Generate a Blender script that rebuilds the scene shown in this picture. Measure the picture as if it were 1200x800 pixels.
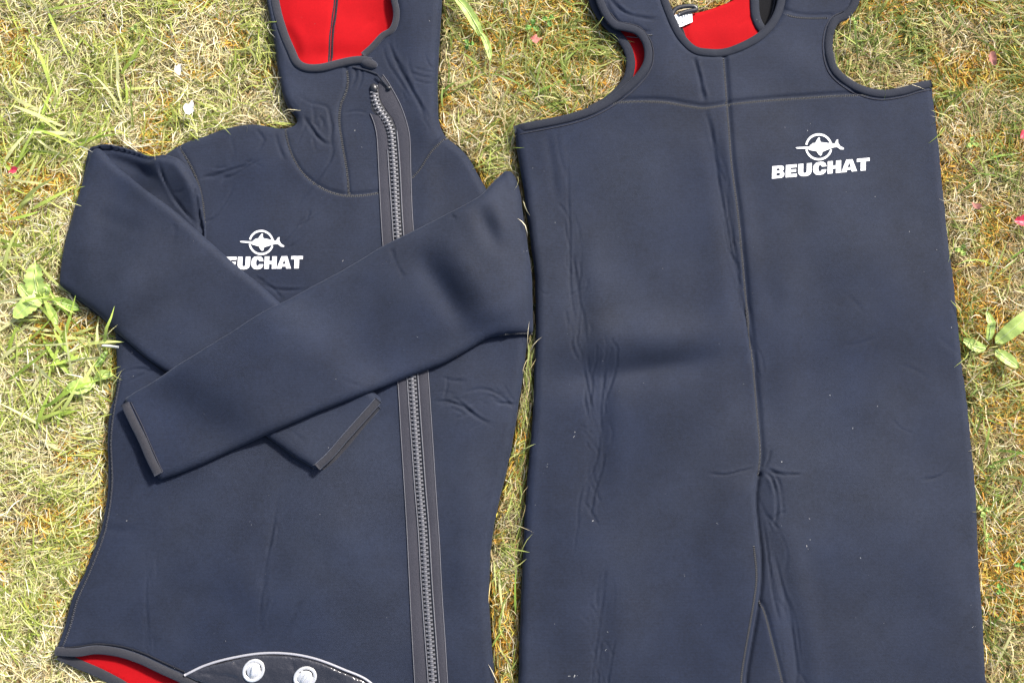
import bpy, math, random
import numpy as np
from mathutils import Vector, kdtree
from mathutils.geometry import delaunay_2d_cdt

random.seed(7)
RNG = np.random.default_rng(11)
sc = bpy.context.scene
for o in list(bpy.data.objects):
    bpy.data.objects.remove(o)
COL = sc.collection

# ------------------------------------------------------------------ camera
DIST = 1.45
TILT = math.radians(5.0)
AIM = Vector((0, 0, 0.02))
CAMP = AIM + Vector((0, -math.sin(TILT), math.cos(TILT))) * DIST
cam_d = bpy.data.cameras.new('camera')
cam = bpy.data.objects.new('camera', cam_d)
COL.objects.link(cam)
cam.location = CAMP
cam.rotation_euler = (TILT, 0, 0)
cam_d.sensor_width = 36
cam_d.lens = 36 * DIST / 1.2
cam_d.clip_start = 0.05
cam_d.clip_end = 200
sc.camera = cam

# ------------------------------------------------------------------ light
SUN_EL, SUN_AZ = math.radians(43), math.radians(48)      # azimuth measured from +x towards +y
world = bpy.data.worlds.new('World')
sc.world = world
world.use_nodes = True
wn = world.node_tree.nodes
bg = wn['Background']
sky = wn.new('ShaderNodeTexSky')
sky.sky_type = 'NISHITA'
sky.sun_disc = False
sky.dust_density = 3.5
sky.air_density = 0.8
sky.sun_elevation = SUN_EL
sky.sun_rotation = math.radians(90) - SUN_AZ
world.node_tree.links.new(sky.outputs['Color'], bg.inputs['Color'])
bg.inputs['Strength'].default_value = 0.15
sd = bpy.data.lights.new('sun', 'SUN')
sd.energy = 4.3
sd.angle = math.radians(6)
sd.color = (1.0, 0.96, 0.9)
sun = bpy.data.objects.new('sun', sd)
COL.objects.link(sun)
sdir = Vector((math.cos(SUN_EL) * math.cos(SUN_AZ), math.cos(SUN_EL) * math.sin(SUN_AZ), math.sin(SUN_EL)))
sun.rotation_euler = (-sdir).to_track_quat('-Z', 'Y').to_euler()
sun.location = sdir * 5

vs = sc.view_settings
vs.view_transform = 'Standard'
vs.look = 'None'
vs.gamma = 1
vs.use_curve_mapping = False
vs.exposure = 0.88

# ------------------------------------------------------------------ helpers
ST, CT = math.sin(TILT), math.cos(TILT)

def W(px, py, z):
    """photograph position (1200 x 800) to the world point at height z"""
    px = np.asarray(px, float); py = np.asarray(py, float)
    u = (px - 600) / 1200 * 1.2 / DIST
    v = (400 - py) / 1200 * 1.2 / DIST
    # right=(1,0,0) up=(0,CT,ST) fwd=(0,ST,-CT)
    dx, dy, dz = u, v * CT + ST, v * ST - CT
    t = (z - CAMP.z) / dz
    return np.stack([CAMP.x + dx * t, CAMP.y + dy * t], -1)

def catmull(P, closed, step):
    P = np.asarray(P, float)
    n = len(P)
    out = []
    segs = n if closed else n - 1
    for i in range(segs):
        if closed:
            p0, p1, p2, p3 = P[(i - 1) % n], P[i], P[(i + 1) % n], P[(i + 2) % n]
        else:
            p1, p2 = P[i], P[i + 1]
            p0 = P[i - 1] if i > 0 else 2 * p1 - p2
            p3 = P[i + 2] if i + 2 < n else 2 * p2 - p1
        L = np.linalg.norm(p2 - p1)
        if L < 1e-9:
            continue
        m1 = (p2 - p0) / 2; m2 = (p3 - p1) / 2
        for m in (m1, m2):
            lm = np.linalg.norm(m)
            if lm > L * 1.15:
                m *= L * 1.15 / lm
        k = max(1, int(round(L / step)))
        for j in range(k):
            t = j / k
            h00 = 2*t**3 - 3*t*t + 1; h10 = t**3 - 2*t*t + t
            h01 = -2*t**3 + 3*t*t; h11 = t**3 - t*t
            out.append(h00*p1 + h10*m1 + h01*p2 + h11*m2)
    if not closed:
        out.append(P[-1])
    return np.array(out)

def wpath(pts, z, closed=False, step=0.0025):
    p = np.array(pts, float)
    return catmull(W(p[:, 0], p[:, 1], z), closed, step)

def even_resample(P, step):
    d = np.r_[0, np.cumsum(np.linalg.norm(np.diff(P, axis=0), axis=1))]
    n = max(2, int(d[-1] / step) + 1)
    s = np.linspace(0, d[-1], n)
    return np.stack([np.interp(s, d, P[:, k]) for k in range(P.shape[1])], -1)

def inside_grid(loops, xs, ys):
    M = np.zeros((len(ys), len(xs)), bool)
    A = np.concatenate([l for l in loops]); B = np.concatenate([np.roll(l, -1, 0) for l in loops])
    for j, y in enumerate(ys):
        c = (A[:, 1] > y) != (B[:, 1] > y)
        if not c.any(): continue
        a, b = A[c], B[c]
        xc = np.sort(a[:, 0] + (y - a[:, 1]) / (b[:, 1] - a[:, 1]) * (b[:, 0] - a[:, 0]))
        M[j] = np.searchsorted(xc, xs) % 2 == 1
    return M

def inside_pts(loops, P):
    A = np.concatenate([l for l in loops]); B = np.concatenate([np.roll(l, -1, 0) for l in loops])
    out = np.zeros(len(P), bool)
    for s in range(0, len(P), 2000):
        x = P[s:s+2000, 0][:, None]; y = P[s:s+2000, 1][:, None]
        c = (A[None, :, 1] > y) != (B[None, :, 1] > y)
        den = (B[:, 1] - A[:, 1]); den = np.where(abs(den) < 1e-12, 1e-12, den)
        xc = A[None, :, 0] + (y - A[None, :, 1]) / den[None] * (B[None, :, 0] - A[None, :, 0])
        out[s:s+2000] = ((c & (x < xc)).sum(1) % 2) == 1
    return out

class Dist:
    def __init__(s, loops):
        pts = np.concatenate([even_resample(np.vstack([l, l[:1]]), 0.001) for l in loops])
        s.k = kdtree.KDTree(len(pts))
        for i, p in enumerate(pts):
            s.k.insert((p[0], p[1], 0), i)
        s.k.balance()
    def __call__(s, x, y):
        f = s.k.find
        return np.array([f((a, b, 0))[2] for a, b in zip(x, y)])

def vnoise(x, y, scale, seed):
    r = np.random.default_rng(seed)
    N = 256
    g = r.random((N, N)) * 2 - 1
    u = x / scale + 1000.3; v = y / scale + 1000.7
    i = np.floor(u).astype(int); j = np.floor(v).astype(int)
    fu = u - i; fv = v - j
    fu = fu*fu*(3-2*fu); fv = fv*fv*(3-2*fv)
    i %= N; j %= N; i1 = (i+1) % N; j1 = (j+1) % N
    return (g[j, i]*(1-fu)+g[j, i1]*fu)*(1-fv)+(g[j1, i]*(1-fu)+g[j1, i1]*fu)*fv

# raster of what already lies on the lawn
RES = 0.0015
X0, Y0 = -0.80, -0.75
NX, NY = 1070, 960
Z0 = 0.012
H = np.full((NY, NX), Z0)
OCC = np.zeros((NY, NX), bool)

def samp(R, x, y):
    u = np.clip((np.asarray(x) - X0) / RES, 0, NX - 1.001); v = np.clip((np.asarray(y) - Y0) / RES, 0, NY - 1.001)
    i = u.astype(int); j = v.astype(int); fu = u - i; fv = v - j
    return (R[j, i]*(1-fu)+R[j, i+1]*fu)*(1-fv)+(R[j+1, i]*(1-fu)+R[j+1, i+1]*fu)*fv

def blur(R, sig):
    n = int(3 * sig); k = np.exp(-np.arange(-n, n+1)**2 / (2*sig*sig)); k /= k.sum()
    P = np.pad(R, n, mode='edge')
    T = sum(k[q] * P[:, q:q+R.shape[1]] for q in range(2*n+1))
    return sum(k[q] * T[q:q+R.shape[0]] for q in range(2*n+1))

def dilate(R, n):
    P = np.pad(R, n, mode='edge')
    T = np.maximum.reduce([P[:, q:q+R.shape[1]] for q in range(2*n+1)])
    return np.maximum.reduce([T[q:q+R.shape[0]] for q in range(2*n+1)])

def seg_dist(x, y, L):
    """distance, signed side (+ = left of the direction), position 0..1 along the line"""
    A, B = L[:-1], L[1:]
    ln = np.linalg.norm(B - A, axis=1); cum = np.r_[0, np.cumsum(ln)]
    best = np.full(len(x), 1e9); side = np.ones(len(x)); pos = np.zeros(len(x))
    for k in range(len(A)):
        d = B[k] - A[k]; l2 = d @ d
        if l2 < 1e-14: continue
        t = np.clip(((x - A[k, 0])*d[0] + (y - A[k, 1])*d[1]) / l2, 0, 1)
        qx = x - A[k, 0] - t*d[0]; qy = y - A[k, 1] - t*d[1]
        dd = np.hypot(qx, qy)
        m = dd < best
        best[m] = dd[m]; side[m] = np.sign(d[0]*qy - d[1]*qx)[m]; pos[m] = ((cum[k] + t*ln[k]) / cum[-1])[m]
    return best, side, pos

# height features, all measured in photograph pixels / millimetres
def crease(pts, w=2.5, dep=1.2, ridge=0.6, rs=1, fade=0.25):
    return ('crease', pts, w*(.60 if w < 5 else 1), dep*(.98 if w < 5 else 1), ridge*(.5 if w < 5 else 1), rs, fade)
def crumple(pts, n, ln, spread, seed, w=1.9, dep=1.3, ang=0.35):
    r = np.random.default_rng(seed)
    L = even_resample(np.array(pts, float), 2.0)
    t = np.gradient(L, axis=0); t /= np.linalg.norm(t, axis=1)[:, None]
    out = []
    for _ in range(n):
        i = r.integers(0, len(L)); c = L[i] + np.array([-t[i, 1], t[i, 0]])*r.normal(0, spread)
        a = math.atan2(t[i, 1], t[i, 0]) + r.normal(0, ang); l = r.uniform(*ln)
        d = np.array([math.cos(a), math.sin(a)]); q = np.array([-d[1], d[0]])*r.normal(0, l*.08)
        out.append(crease([tuple(c-d*l/2), tuple(c+q), tuple(c+d*l/2)], w*r.uniform(.8, 1.3), dep*r.uniform(.25, .85), .6, r.choice([-1, 1])))
    return out
def groove(pts, w=1.6, dep=0.9):
    w, dep = w*1.35, dep*1.5
    return ('groove', pts, w, dep)
def bump(x, y, rx, ry, ang, amp):
    return ('bump', x, y, rx, ry, ang, amp)
def step(pts, hl, hr, wl=25, wr=18, fade=0.08):
    return ('step', pts, hl, hr, wl, wr, fade)

def apply_feats(x, y, feats, zn):
    z = np.zeros(len(x))
    for f in feats:
        if f[0] == 'bump':
            _, cx, cy, rx, ry, ang, amp = f
            c = W(cx, cy, zn); a = math.radians(-ang)
            dx = x - c[0]; dy = y - c[1]
            u = (dx*math.cos(a) + dy*math.sin(a)) / rx * 1000; v = (-dx*math.sin(a) + dy*math.cos(a)) / ry * 1000
            z += amp/1000*np.exp(-(u*u+v*v))
            continue
        L = wpath(f[1], zn, step=0.008)
        pad = {'crease': 5, 'groove': 3.5, 'step': 4}[f[0]] * (max(f[4], f[5]) if f[0] == 'step' else f[2]) / 1000
        m = (x > L[:, 0].min()-pad) & (x < L[:, 0].max()+pad) & (y > L[:, 1].min()-pad) & (y < L[:, 1].max()+pad)
        if not m.any(): continue
        d, s, p = seg_dist(x[m], y[m], L)
        d = d*1000
        if f[0] == 'groove':
            z[m] -= f[3]/1000*np.exp(-(d/f[2])**2)
        elif f[0] == 'crease':
            _, _, w, dep, ridge, rs, fade = f
            e = np.clip(np.minimum(p, 1-p)/fade, 0, 1); e = e*e*(3-2*e)
            sd_ = d*s*rs
            if w < 4:
                e = e*(.35+.65*np.clip(.75+.9*vnoise(x[m], y[m], .017, 5), 0, 1.4)); w = w*(1+.45*vnoise(x[m], y[m], .02, 6))
            z[m] += e*(-dep*np.exp(-(d/w)**2) + ridge*dep*np.exp(-((sd_-2.0*w)/(1.3*w))**2))/1000
        else:
            _, _, hl, hr, wl, wr, fade = f
            e = np.clip(np.minimum(p, 1-p+1*(p > .5))/fade, 0, 1) if False else np.clip(p/fade, 0, 1)
            e = e*e*(3-2*e)
            z[m] += e*((.5+.5*np.tanh(s*d/1.3))*hl*np.exp(-(d/wl)**2) + (.5-.5*np.tanh(s*d/1.3))*hr*np.exp(-(d/wr)**2))/1000
    return z

def triangulate(loops, sp):
    allp = np.concatenate(loops)
    x0, y0 = allp.min(0) - sp; x1, y1 = allp.max(0) + sp
    xs = np.arange(x0, x1, sp); ys = np.arange(y0, y1, sp)
    M = inside_grid(loops, xs, ys)
    jj, ii = np.nonzero(M)
    D = Dist(loops)
    d = D(xs[ii], ys[jj])
    DD = np.zeros(M.shape); DD[jj, ii] = d
    ok = DD > 0.75*sp
    kept = ok[:-1, :-1] & ok[1:, :-1] & ok[:-1, 1:] & ok[1:, 1:]
    used = np.zeros(M.shape, bool)
    for a in (0, 1):
        for b in (0, 1):
            used[a:a+kept.shape[0], b:b+kept.shape[1]] |= kept
    idx = -np.ones(M.shape, int)
    uj, ui = np.nonzero(used)
    idx[uj, ui] = np.arange(len(uj))
    V = [np.stack([xs[ui], ys[uj]], -1)]; dv = [DD[uj, ui]]
    cj, ci = np.nonzero(kept)
    faces = np.stack([idx[cj, ci], idx[cj, ci+1], idx[cj+1, ci+1], idx[cj+1, ci]], -1).tolist()
    n = len(uj); rings = []
    for l in loops:
        V.append(l); dv.append(np.zeros(len(l))); rings.append(np.arange(n, n+len(l))); n += len(l)
    V = np.concatenate(V); dv = np.concatenate(dv)
    # strip between lattice and outline; isolated ok nodes that belong to no kept cell join in as free points
    fj, fi = np.nonzero((DD > 0.6*sp) & ~used)
    if len(fj):
        V = np.vstack([V, np.stack([xs[fi], ys[fj]], -1)]); dv = np.r_[dv, DD[fj, fi]]
    free = np.arange(n, n+len(fj))
    pk = np.pad(kept, 1)
    edges = []
    # border edges of kept cells
    h = pk[1:, 1:-1] != pk[:-1, 1:-1]      # horizontal edges at row j between cols i,i+1
    a, b = np.nonzero(h); edges += list(zip(idx[a, b], idx[a, b+1]))
    v = pk[1:-1, 1:] != pk[1:-1, :-1]
    a, b = np.nonzero(v); edges += list(zip(idx[a, b], idx[a+1, b]))
    bset = sorted({int(q) for e in edges for q in e})
    sel = bset + [int(q) for r in rings for q in r] + [int(q) for q in free]
    loc = {g: k for k, g in enumerate(sel)}
    E = [(loc[int(a)], loc[int(b)]) for a, b in edges]
    for r in rings:
        E += [(loc[int(r[k])], loc[int(r[(k+1) % len(r)])]) for k in range(len(r))]
    res = delaunay_2d_cdt([Vector(V[g]) for g in sel], E, [], 0, 1e-7)
    ov, of, orig = res[0], res[2], res[3]
    gmap = []
    extra = []
    for k, o_ in enumerate(orig):
        if o_: gmap.append(sel[o_[0]])
        else:
            gmap.append(len(V) + len(extra)); extra.append([ov[k].x, ov[k].y])
    if extra:
        V = np.vstack([V, np.array(extra)]); dv = np.r_[dv, np.zeros(len(extra))]
    tr = np.array([[gmap[q] for q in f] for f in of])
    c = V[tr].mean(1)
    ins = inside_pts(loops, c)
    ci = np.clip(((c[:, 0]-x0)/sp).astype(int), 0, kept.shape[1]-1); cj = np.clip(((c[:, 1]-y0)/sp).astype(int), 0, kept.shape[0]-1)
    tr = tr[ins & ~kept[cj, ci]]
    a = V[tr[:, 0]]; b = V[tr[:, 1]]; e = V[tr[:, 2]]
    ar = (b[:, 0]-a[:, 0])*(e[:, 1]-a[:, 1]) - (b[:, 1]-a[:, 1])*(e[:, 0]-a[:, 0])
    tr = tr[abs(ar) > 1e-12]; ar = ar[abs(ar) > 1e-12]
    tr[ar < 0] = tr[ar < 0][:, ::-1]
    return V, dv, faces + tr.tolist(), rings, D

def mk(name, V, F, mat, parent=None, smooth=True, kind=None, base=None, vn=None):
    """one mesh object; V in world coordinates"""
    root = parent
    while root is not None and root.parent is not None: root = root.parent
    off = np.array(root.location if root is not None else (0, 0, 0))
    V = np.asarray(V, float)
    if root is None and base is not None: off = np.array(base)
    me = bpy.data.meshes.new(name)
    me.from_pydata((V - off).tolist(), [], F)
    me.materials.append(mat)
    if smooth: me.polygons.foreach_set('use_smooth', [True]*len(me.polygons))
    me.update()
    if vn is not None: me.normals_split_custom_set_from_vertices(vn)
    o = bpy.data.objects.new(name, me)
    COL.objects.link(o)
    if parent is not None: o.parent = parent
    elif base is not None: o.location = base
    if kind: o['kind'] = kind
    return o

def thing(name, label, cat, loc, group=None):
    o = bpy.data.objects.new(name, None); COL.objects.link(o)
    o.location = loc; o.empty_display_size = 0.05
    o['label'] = label; o['category'] = cat
    if group: o['group'] = group
    return o

def sheet(name, loops_px, mat, parent, zn, T=14, mid=0.45, r=10, feats=(), sp=0.002, drape=0, und=(1.2, 0.11, 3), split=None, floor=None, maxr=True, skirt=3.0):
    """a flattened padded garment layer lying on what is below it"""
    global H, OCC
    loops = [wpath(l, zn, True, sp*1.2) for l in loops_px]
    loops = [l + .0009*np.stack([vnoise(l[:, 0], l[:, 1], .035, 71) + .4*vnoise(l[:, 0], l[:, 1], .013, 73), vnoise(l[:, 0], l[:, 1], .035, 72)], -1) for l in loops]
    V, d, F, rings, D = triangulate(loops, sp)
    if drape:
        B = blur(dilate(H, 3), drape)
    elif floor is not None:
        B = np.full(H.shape, floor)
    else:
        B = np.full(H.shape, Z0)
    Tm, rm, mm = T/1000, r/1000, mid*T/1000
    def hf(x, y, dd):
        q = 1 - np.clip(dd/rm, 0, 1)
        z = samp(B, x, y) + mm + (Tm-mm)*np.sqrt(np.clip(1-q*q, 0, 1))
        e = np.clip(dd/(3*rm), 0, 1)
        z += e*und[0]/1000*(vnoise(x, y, und[1], und[2]) + 0.5*vnoise(x, y, und[1]*0.43, und[2]+9))
        z += np.clip(dd/0.004, 0, 1)*apply_feats(x, y, feats, zn)
        return z
    z = hf(V[:, 0], V[:, 1], d)
    P = np.column_stack([V, z])
    # rolled under edge
    n = len(P); add = []; FF = list(F)
    for l, rg in zip(loops, rings):
        area = 0.5*np.sum(l[:, 0]*np.roll(l[:, 1], -1) - np.roll(l[:, 0], -1)*l[:, 1])
        t = np.roll(l, -1, 0) - np.roll(l, 1, 0); t /= np.linalg.norm(t, axis=1)[:, None] + 1e-12
        nin = np.stack([-t[:, 1], t[:, 0]], -1) * (1 if area > 0 else -1)
        if l is not loops[0]: nin = -nin
        bz = samp(B, l[:, 0], l[:, 1])
        l1 = l + nin*0.0006; l2 = l + nin*0.0022
        k = len(l); b1 = n; b2 = n + k; n += 2*k
        add.append(np.column_stack([l1, bz + mm*0.45])); add.append(np.column_stack([l2, bz - skirt/1000]))
        for q in range(k):
            q2 = (q+1) % k
            for (u0, u1, w0, w1) in ((rg[q], rg[q2], b1+q, b1+q2), (b1+q, b1+q2, b2+q, b2+q2)):
                f = [int(u0), int(w0), int(w1), int(u1)] if area > 0 else [int(u1), int(w1), int(w0), int(u0)]
                if l is not loops[0]: f = f[::-1]
                FF.append(f)
    P = np.vstack([P] + add)
    # raster
    xs = X0 + np.arange(NX)*RES; ys = Y0 + np.arange(NY)*RES
    M = inside_grid(loops, xs, ys)
    jj, ii = np.nonzero(M)
    dd = D(xs[ii], ys[jj])
    hz = hf(xs[ii], ys[jj], dd)
    H[jj, ii] = np.maximum(H[jj, ii], hz) if maxr else hz
    OCC |= M
    objs = []
    if split:
        tm = bpy.data.meshes.new('tmp'); tm.from_pydata(P.tolist(), [], FF); tm.update()
        NN = np.zeros(len(P)*3); tm.vertex_normals.foreach_get('vector', NN); NN = NN.reshape(-1, 3); bpy.data.meshes.remove(tm)
        C = np.array([P[f].mean(0)[:2] for f in FF])
        lab = np.zeros(len(FF), int)
        for k, (nm, lp) in enumerate(split):
            q = W(np.array(lp)[:, 0], np.array(lp)[:, 1], zn) if not isinstance(lp, np.ndarray) else lp
            lab[(lab == 0) & inside_pts([q], C)] = k+1
        for k, nm in enumerate([name] + [s_[0] for s_ in split]):
            fs = [FF[i] for i in np.nonzero(lab == k)[0]]
            if not fs: continue
            us = sorted({q for f in fs for q in f}); mp = {g: i for i, g in enumerate(us)}
            objs.append(mk(nm, P[us], [[mp[q] for q in f] for f in fs], mat, parent, vn=NN[us].tolist()))
        return objs
    return mk(name, P, FF, mat, parent)

def topz(x, y):
    return samp(H, x, y)

def sweep(path3, prof, closed=False):
    """prof: list of (side, up) metres; path3 Nx3"""
    n, k = len(path3), len(prof)
    t = np.gradient(path3, axis=0); t[:, 2] = 0; t /= np.linalg.norm(t, axis=1)[:, None] + 1e-12
    s = np.stack([t[:, 1], -t[:, 0], 0*t[:, 0]], -1)       # right of the direction
    V = []
    for i in range(n):
        for a, b in prof:
            V.append(path3[i] + s[i]*a + np.array([0, 0, b]))
    F = []
    for i in range(n-1):
        for j in range(k):
            j2 = (j+1) % k
            F.append([i*k+j, i*k+j2, (i+1)*k+j2, (i+1)*k+j])
    F.append(list(range(k))); F.append(list(range((n-1)*k, n*k))[::-1])
    return V, F

def smooth1(z, n=5):
    k = np.ones(n)/n
    return np.convolve(np.pad(z, n//2, mode='edge'), k, 'valid')[:len(z)]

def binding(pts, zn, parent, mat, w=11, th=3.2, name='binding', lift=0.4, side=0, zfix=None):
    """folded tape over an edge, w mm wide; side shifts it (mm, + = right of direction)"""
    L = even_resample(wpath(pts, zn), 0.003)
    t = np.gradient(L, axis=0); t /= np.linalg.norm(t, axis=1)[:, None]
    L = L + np.stack([t[:, 1], -t[:, 0]], -1)*side/1000
    if zfix is None:
        nr = np.stack([t[:, 1], -t[:, 0]], -1)
        z = np.max([topz(*(L + nr*o).T) for o in (-w/2500, 0, w/2500)], axis=0)
        z = smooth1(z, 7)
    else:
        z = np.full(len(L), zfix)
    z = z + (lift)/1000
    z = z + 0.0003*vnoise(L[:, 0], L[:, 1], 0.012, 5)
    rx, rz = w/2000, th/2000
    prof = [(rx*math.copysign(abs(math.cos(a))**0.75, math.cos(a)), rz*math.copysign(abs(math.sin(a))**0.9, math.sin(a))) for a in np.linspace(0, 2*math.pi, 13)[:-1]]
    V, F = sweep(np.column_stack([L, z]), prof)
    o = mk(name, V, F, mat, parent)
    # its edge stitching: fine thread line sunk along the inner side is left to the caller
    return o

def stitches(pts, zn, parent, mat, pitch=2.3, ln=3.4, wd=0.8, slant=0.35, name='seam', lift=0.2, off=0, two=True, bed=3.6):
    """flatlock seam: two thin cords and slanted threads laid across them"""
    L = even_resample(wpath(pts, zn), pitch/1000)
    t = np.gradient(L, axis=0); t /= np.linalg.norm(t, axis=1)[:, None]
    nr = np.stack([t[:, 1], -t[:, 0]], -1)
    L = L + nr*off/1000
    z = smooth1(topz(L[:, 0], L[:, 1]), 3) + lift/1000
    V, F = [], []
    for i in range(len(L)):
        c = np.array([*L[i], z[i]]); T3 = np.array([*t[i], 0]); N3 = np.array([*nr[i], 0])
        d = N3 + T3*slant*(1 if i % 2 == 0 or not two else -1) + T3*random.uniform(-.1, .1)
        d /= np.linalg.norm(d); e = np.array([-d[1], d[0], 0])
        hl = ln/2000*random.uniform(.85, 1.1); hw = wd/2000; hh = 0.0004
        b = len(V)
        for a in (-1, 0, 1):
            q = c + d*hl*a; up = hh*(1.0 if a == 0 else 0.1)
            V += [q + e*hw - np.array([0, 0, .0003]), q + np.array([0, 0, up]), q - e*hw - np.array([0, 0, .0003])]
        for a in (0, 3):
            F += [[b+a, b+a+3, b+a+4, b+a+1], [b+a+1, b+a+4, b+a+5, b+a+2]]
    if name in ('tape_stitching',):
        return mk(name, V, F, mat, parent, smooth=True, kind='stuff')
    hw = bed/2000
    V2, F2 = sweep(np.column_stack([L, smooth1(topz(L[:, 0], L[:, 1]), 3)+.00005]), [(hw, -.0004), (hw*.6, .0001), (-hw*.6, .0001), (-hw, -.0004)])
    o = mk(name, V2, F2, SEAMB, parent)
    mk('stitching', V, F, mat, o, smooth=True, kind='stuff')
    return o

# ------------------------------------------------------------------ materials
def newmat(name):
    m = bpy.data.materials.new(name); m.use_nodes = True
    return m, m.node_tree, m.node_tree.nodes['Principled BSDF']

def fabric(name, col, rough=0.85, sheen=0.25, sheen_tint=(0.6, 0.68, 0.9), lint=0.5, bump_s=0.12, var=0.18, weave=700, spec=0.3, faded=None):
    m, nt, b = newmat(name)
    N = nt.nodes.new; L = nt.links.new
    tc = N('ShaderNodeTexCoord')
    n1 = N('ShaderNodeTexNoise'); n1.inputs['Scale'].default_value = 14; n1.inputs['Detail'].default_value = 6; n1.inputs['Roughness'].default_value = 0.65
    n2 = N('ShaderNodeTexNoise'); n2.inputs['Scale'].default_value = 330; n2.inputs['Detail'].default_value = 3
    L(tc.outputs['Object'], n1.inputs['Vector']); L(tc.outputs['Object'], n2.inputs['Vector'])
    add = N('ShaderNodeMath'); add.operation = 'MULTIPLY_ADD'; add.inputs[1].default_value = 0.6
    L(n2.outputs['Fac'], add.inputs[0]); L(n1.outputs['Fac'], add.inputs[2])
    mr = N('ShaderNodeMapRange'); mr.inputs['From Min'].default_value = 0.45; mr.inputs['From Max'].default_value = 1.15
    mr.inputs['To Min'].default_value = 1-var; mr.inputs['To Max'].default_value = 1+var*1.3
    L(add.outputs[0], mr.inputs['Value'])
    mul = N('ShaderNodeMix'); mul.data_type = 'RGBA'; mul.blend_type = 'MULTIPLY'; mul.inputs['Factor'].default_value = 1
    mul.inputs['A'].default_value = (*col, 1)
    if faded:
        n0 = N('ShaderNodeTexNoise'); n0.inputs['Scale'].default_value = 4.5; n0.inputs['Detail'].default_value = 4
        L(tc.outputs['Object'], n0.inputs['Vector'])
        m0 = N('ShaderNodeMapRange'); m0.inputs['From Min'].default_value = .36; m0.inputs['From Max'].default_value = .66; L(n0.outputs['Fac'], m0.inputs['Value'])
        f0 = N('ShaderNodeMix'); f0.data_type = 'RGBA'; f0.inputs['A'].default_value = (*col, 1); f0.inputs['B'].default_value = (*faded, 1)
        L(m0.outputs['Result'], f0.inputs['Factor']); L(f0.outputs['Result'], mul.inputs['A'])
        # knit: faint courses across the cloth
        wv = N('ShaderNodeTexWave'); wv.bands_direction = 'Y'; wv.inputs['Scale'].default_value = 95; wv.inputs['Distortion'].default_value = 6; wv.inputs['Detail'].default_value = 2; wv.inputs['Detail Scale'].default_value = 3
        L(tc.outputs['Object'], wv.inputs['Vector'])
        k0 = N('ShaderNodeMath'); k0.operation = 'MULTIPLY_ADD'; k0.inputs[1].default_value = .10; L(wv.outputs['Fac'], k0.inputs[0]); L(add.outputs[0], k0.inputs[2])
        L(k0.outputs[0], mr.inputs['Value'])
    L(mr.outputs['Result'], mul.inputs['B'])
    # lint: pale flecks
    vo = N('ShaderNodeTexVoronoi'); vo.inputs['Scale'].default_value = 70; vo.feature = 'F1'
    nd = N('ShaderNodeTexNoise'); nd.inputs['Scale'].default_value = 90
    vm = N('ShaderNodeVectorMath'); vm.operation = 'MULTIPLY_ADD'; vm.inputs[1].default_value = (0.03,)*3
    L(tc.outputs['Object'], nd.inputs['Vector']); L(nd.outputs['Color'], vm.inputs[0]); L(tc.outputs['Object'], vm.inputs[2])
    L(vm.outputs[0], vo.inputs['Vector'])
    sx = N('ShaderNodeSeparateXYZ'); L(vo.outputs['Color'], sx.inputs[0])
    rad = N('ShaderNodeMath'); rad.operation = 'POWER'; rad.inputs[1].default_value = 6; L(sx.outputs[0], rad.inputs[0])
    rs = N('ShaderNodeMath'); rs.operation = 'MULTIPLY'; rs.inputs[1].default_value = 0.06; L(rad.outputs[0], rs.inputs[0])
    lt = N('ShaderNodeMath'); lt.operation = 'LESS_THAN'; L(vo.outputs['Distance'], lt.inputs[0]); L(rs.outputs[0], lt.inputs[1])
    lf = N('ShaderNodeMath'); lf.operation = 'MULTIPLY'; lf.inputs[1].default_value = lint; L(lt.outputs[0], lf.inputs[0])
    mx = N('ShaderNodeMix'); mx.data_type = 'RGBA'; mx.inputs['B'].default_value = (0.5, 0.5, 0.48, 1)
    L(lf.outputs[0], mx.inputs['Factor']); L(mul.outputs['Result'], mx.inputs['A'])
    L(mx.outputs['Result'], b.inputs['Base Color'])
    b.inputs['Roughness'].default_value = rough
    b.inputs['Specular IOR Level'].default_value = spec
    b.inputs['Sheen Weight'].default_value = sheen
    b.inputs['Sheen Roughness'].default_value = 0.5
    b.inputs['Sheen Tint'].default_value = (*sheen_tint, 1)
    w = N('ShaderNodeTexNoise'); w.inputs['Scale'].default_value = weave; w.inputs['Detail'].default_value = 3
    L(tc.outputs['Object'], w.inputs['Vector'])
    n3 = N('ShaderNodeTexNoise'); n3.inputs['Scale'].default_value = 45; n3.inputs['Detail'].default_value = 4
    L(tc.outputs['Object'], n3.inputs['Vector'])
    bp = N('ShaderNodeBump'); bp.inputs['Strength'].default_value = bump_s; bp.inputs['Distance'].default_value = 0.001
    L(w.outputs['Fac'], bp.inputs['Height'])
    b2 = N('ShaderNodeBump'); b2.inputs['Strength'].default_value = 0.045; b2.inputs['Distance'].default_value = 0.004
    L(n3.outputs['Fac'], b2.inputs['Height']); L(bp.outputs['Normal'], b2.inputs['Normal'])
    L(b2.outputs['Normal'], b.inputs['Normal'])
    return m

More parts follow.
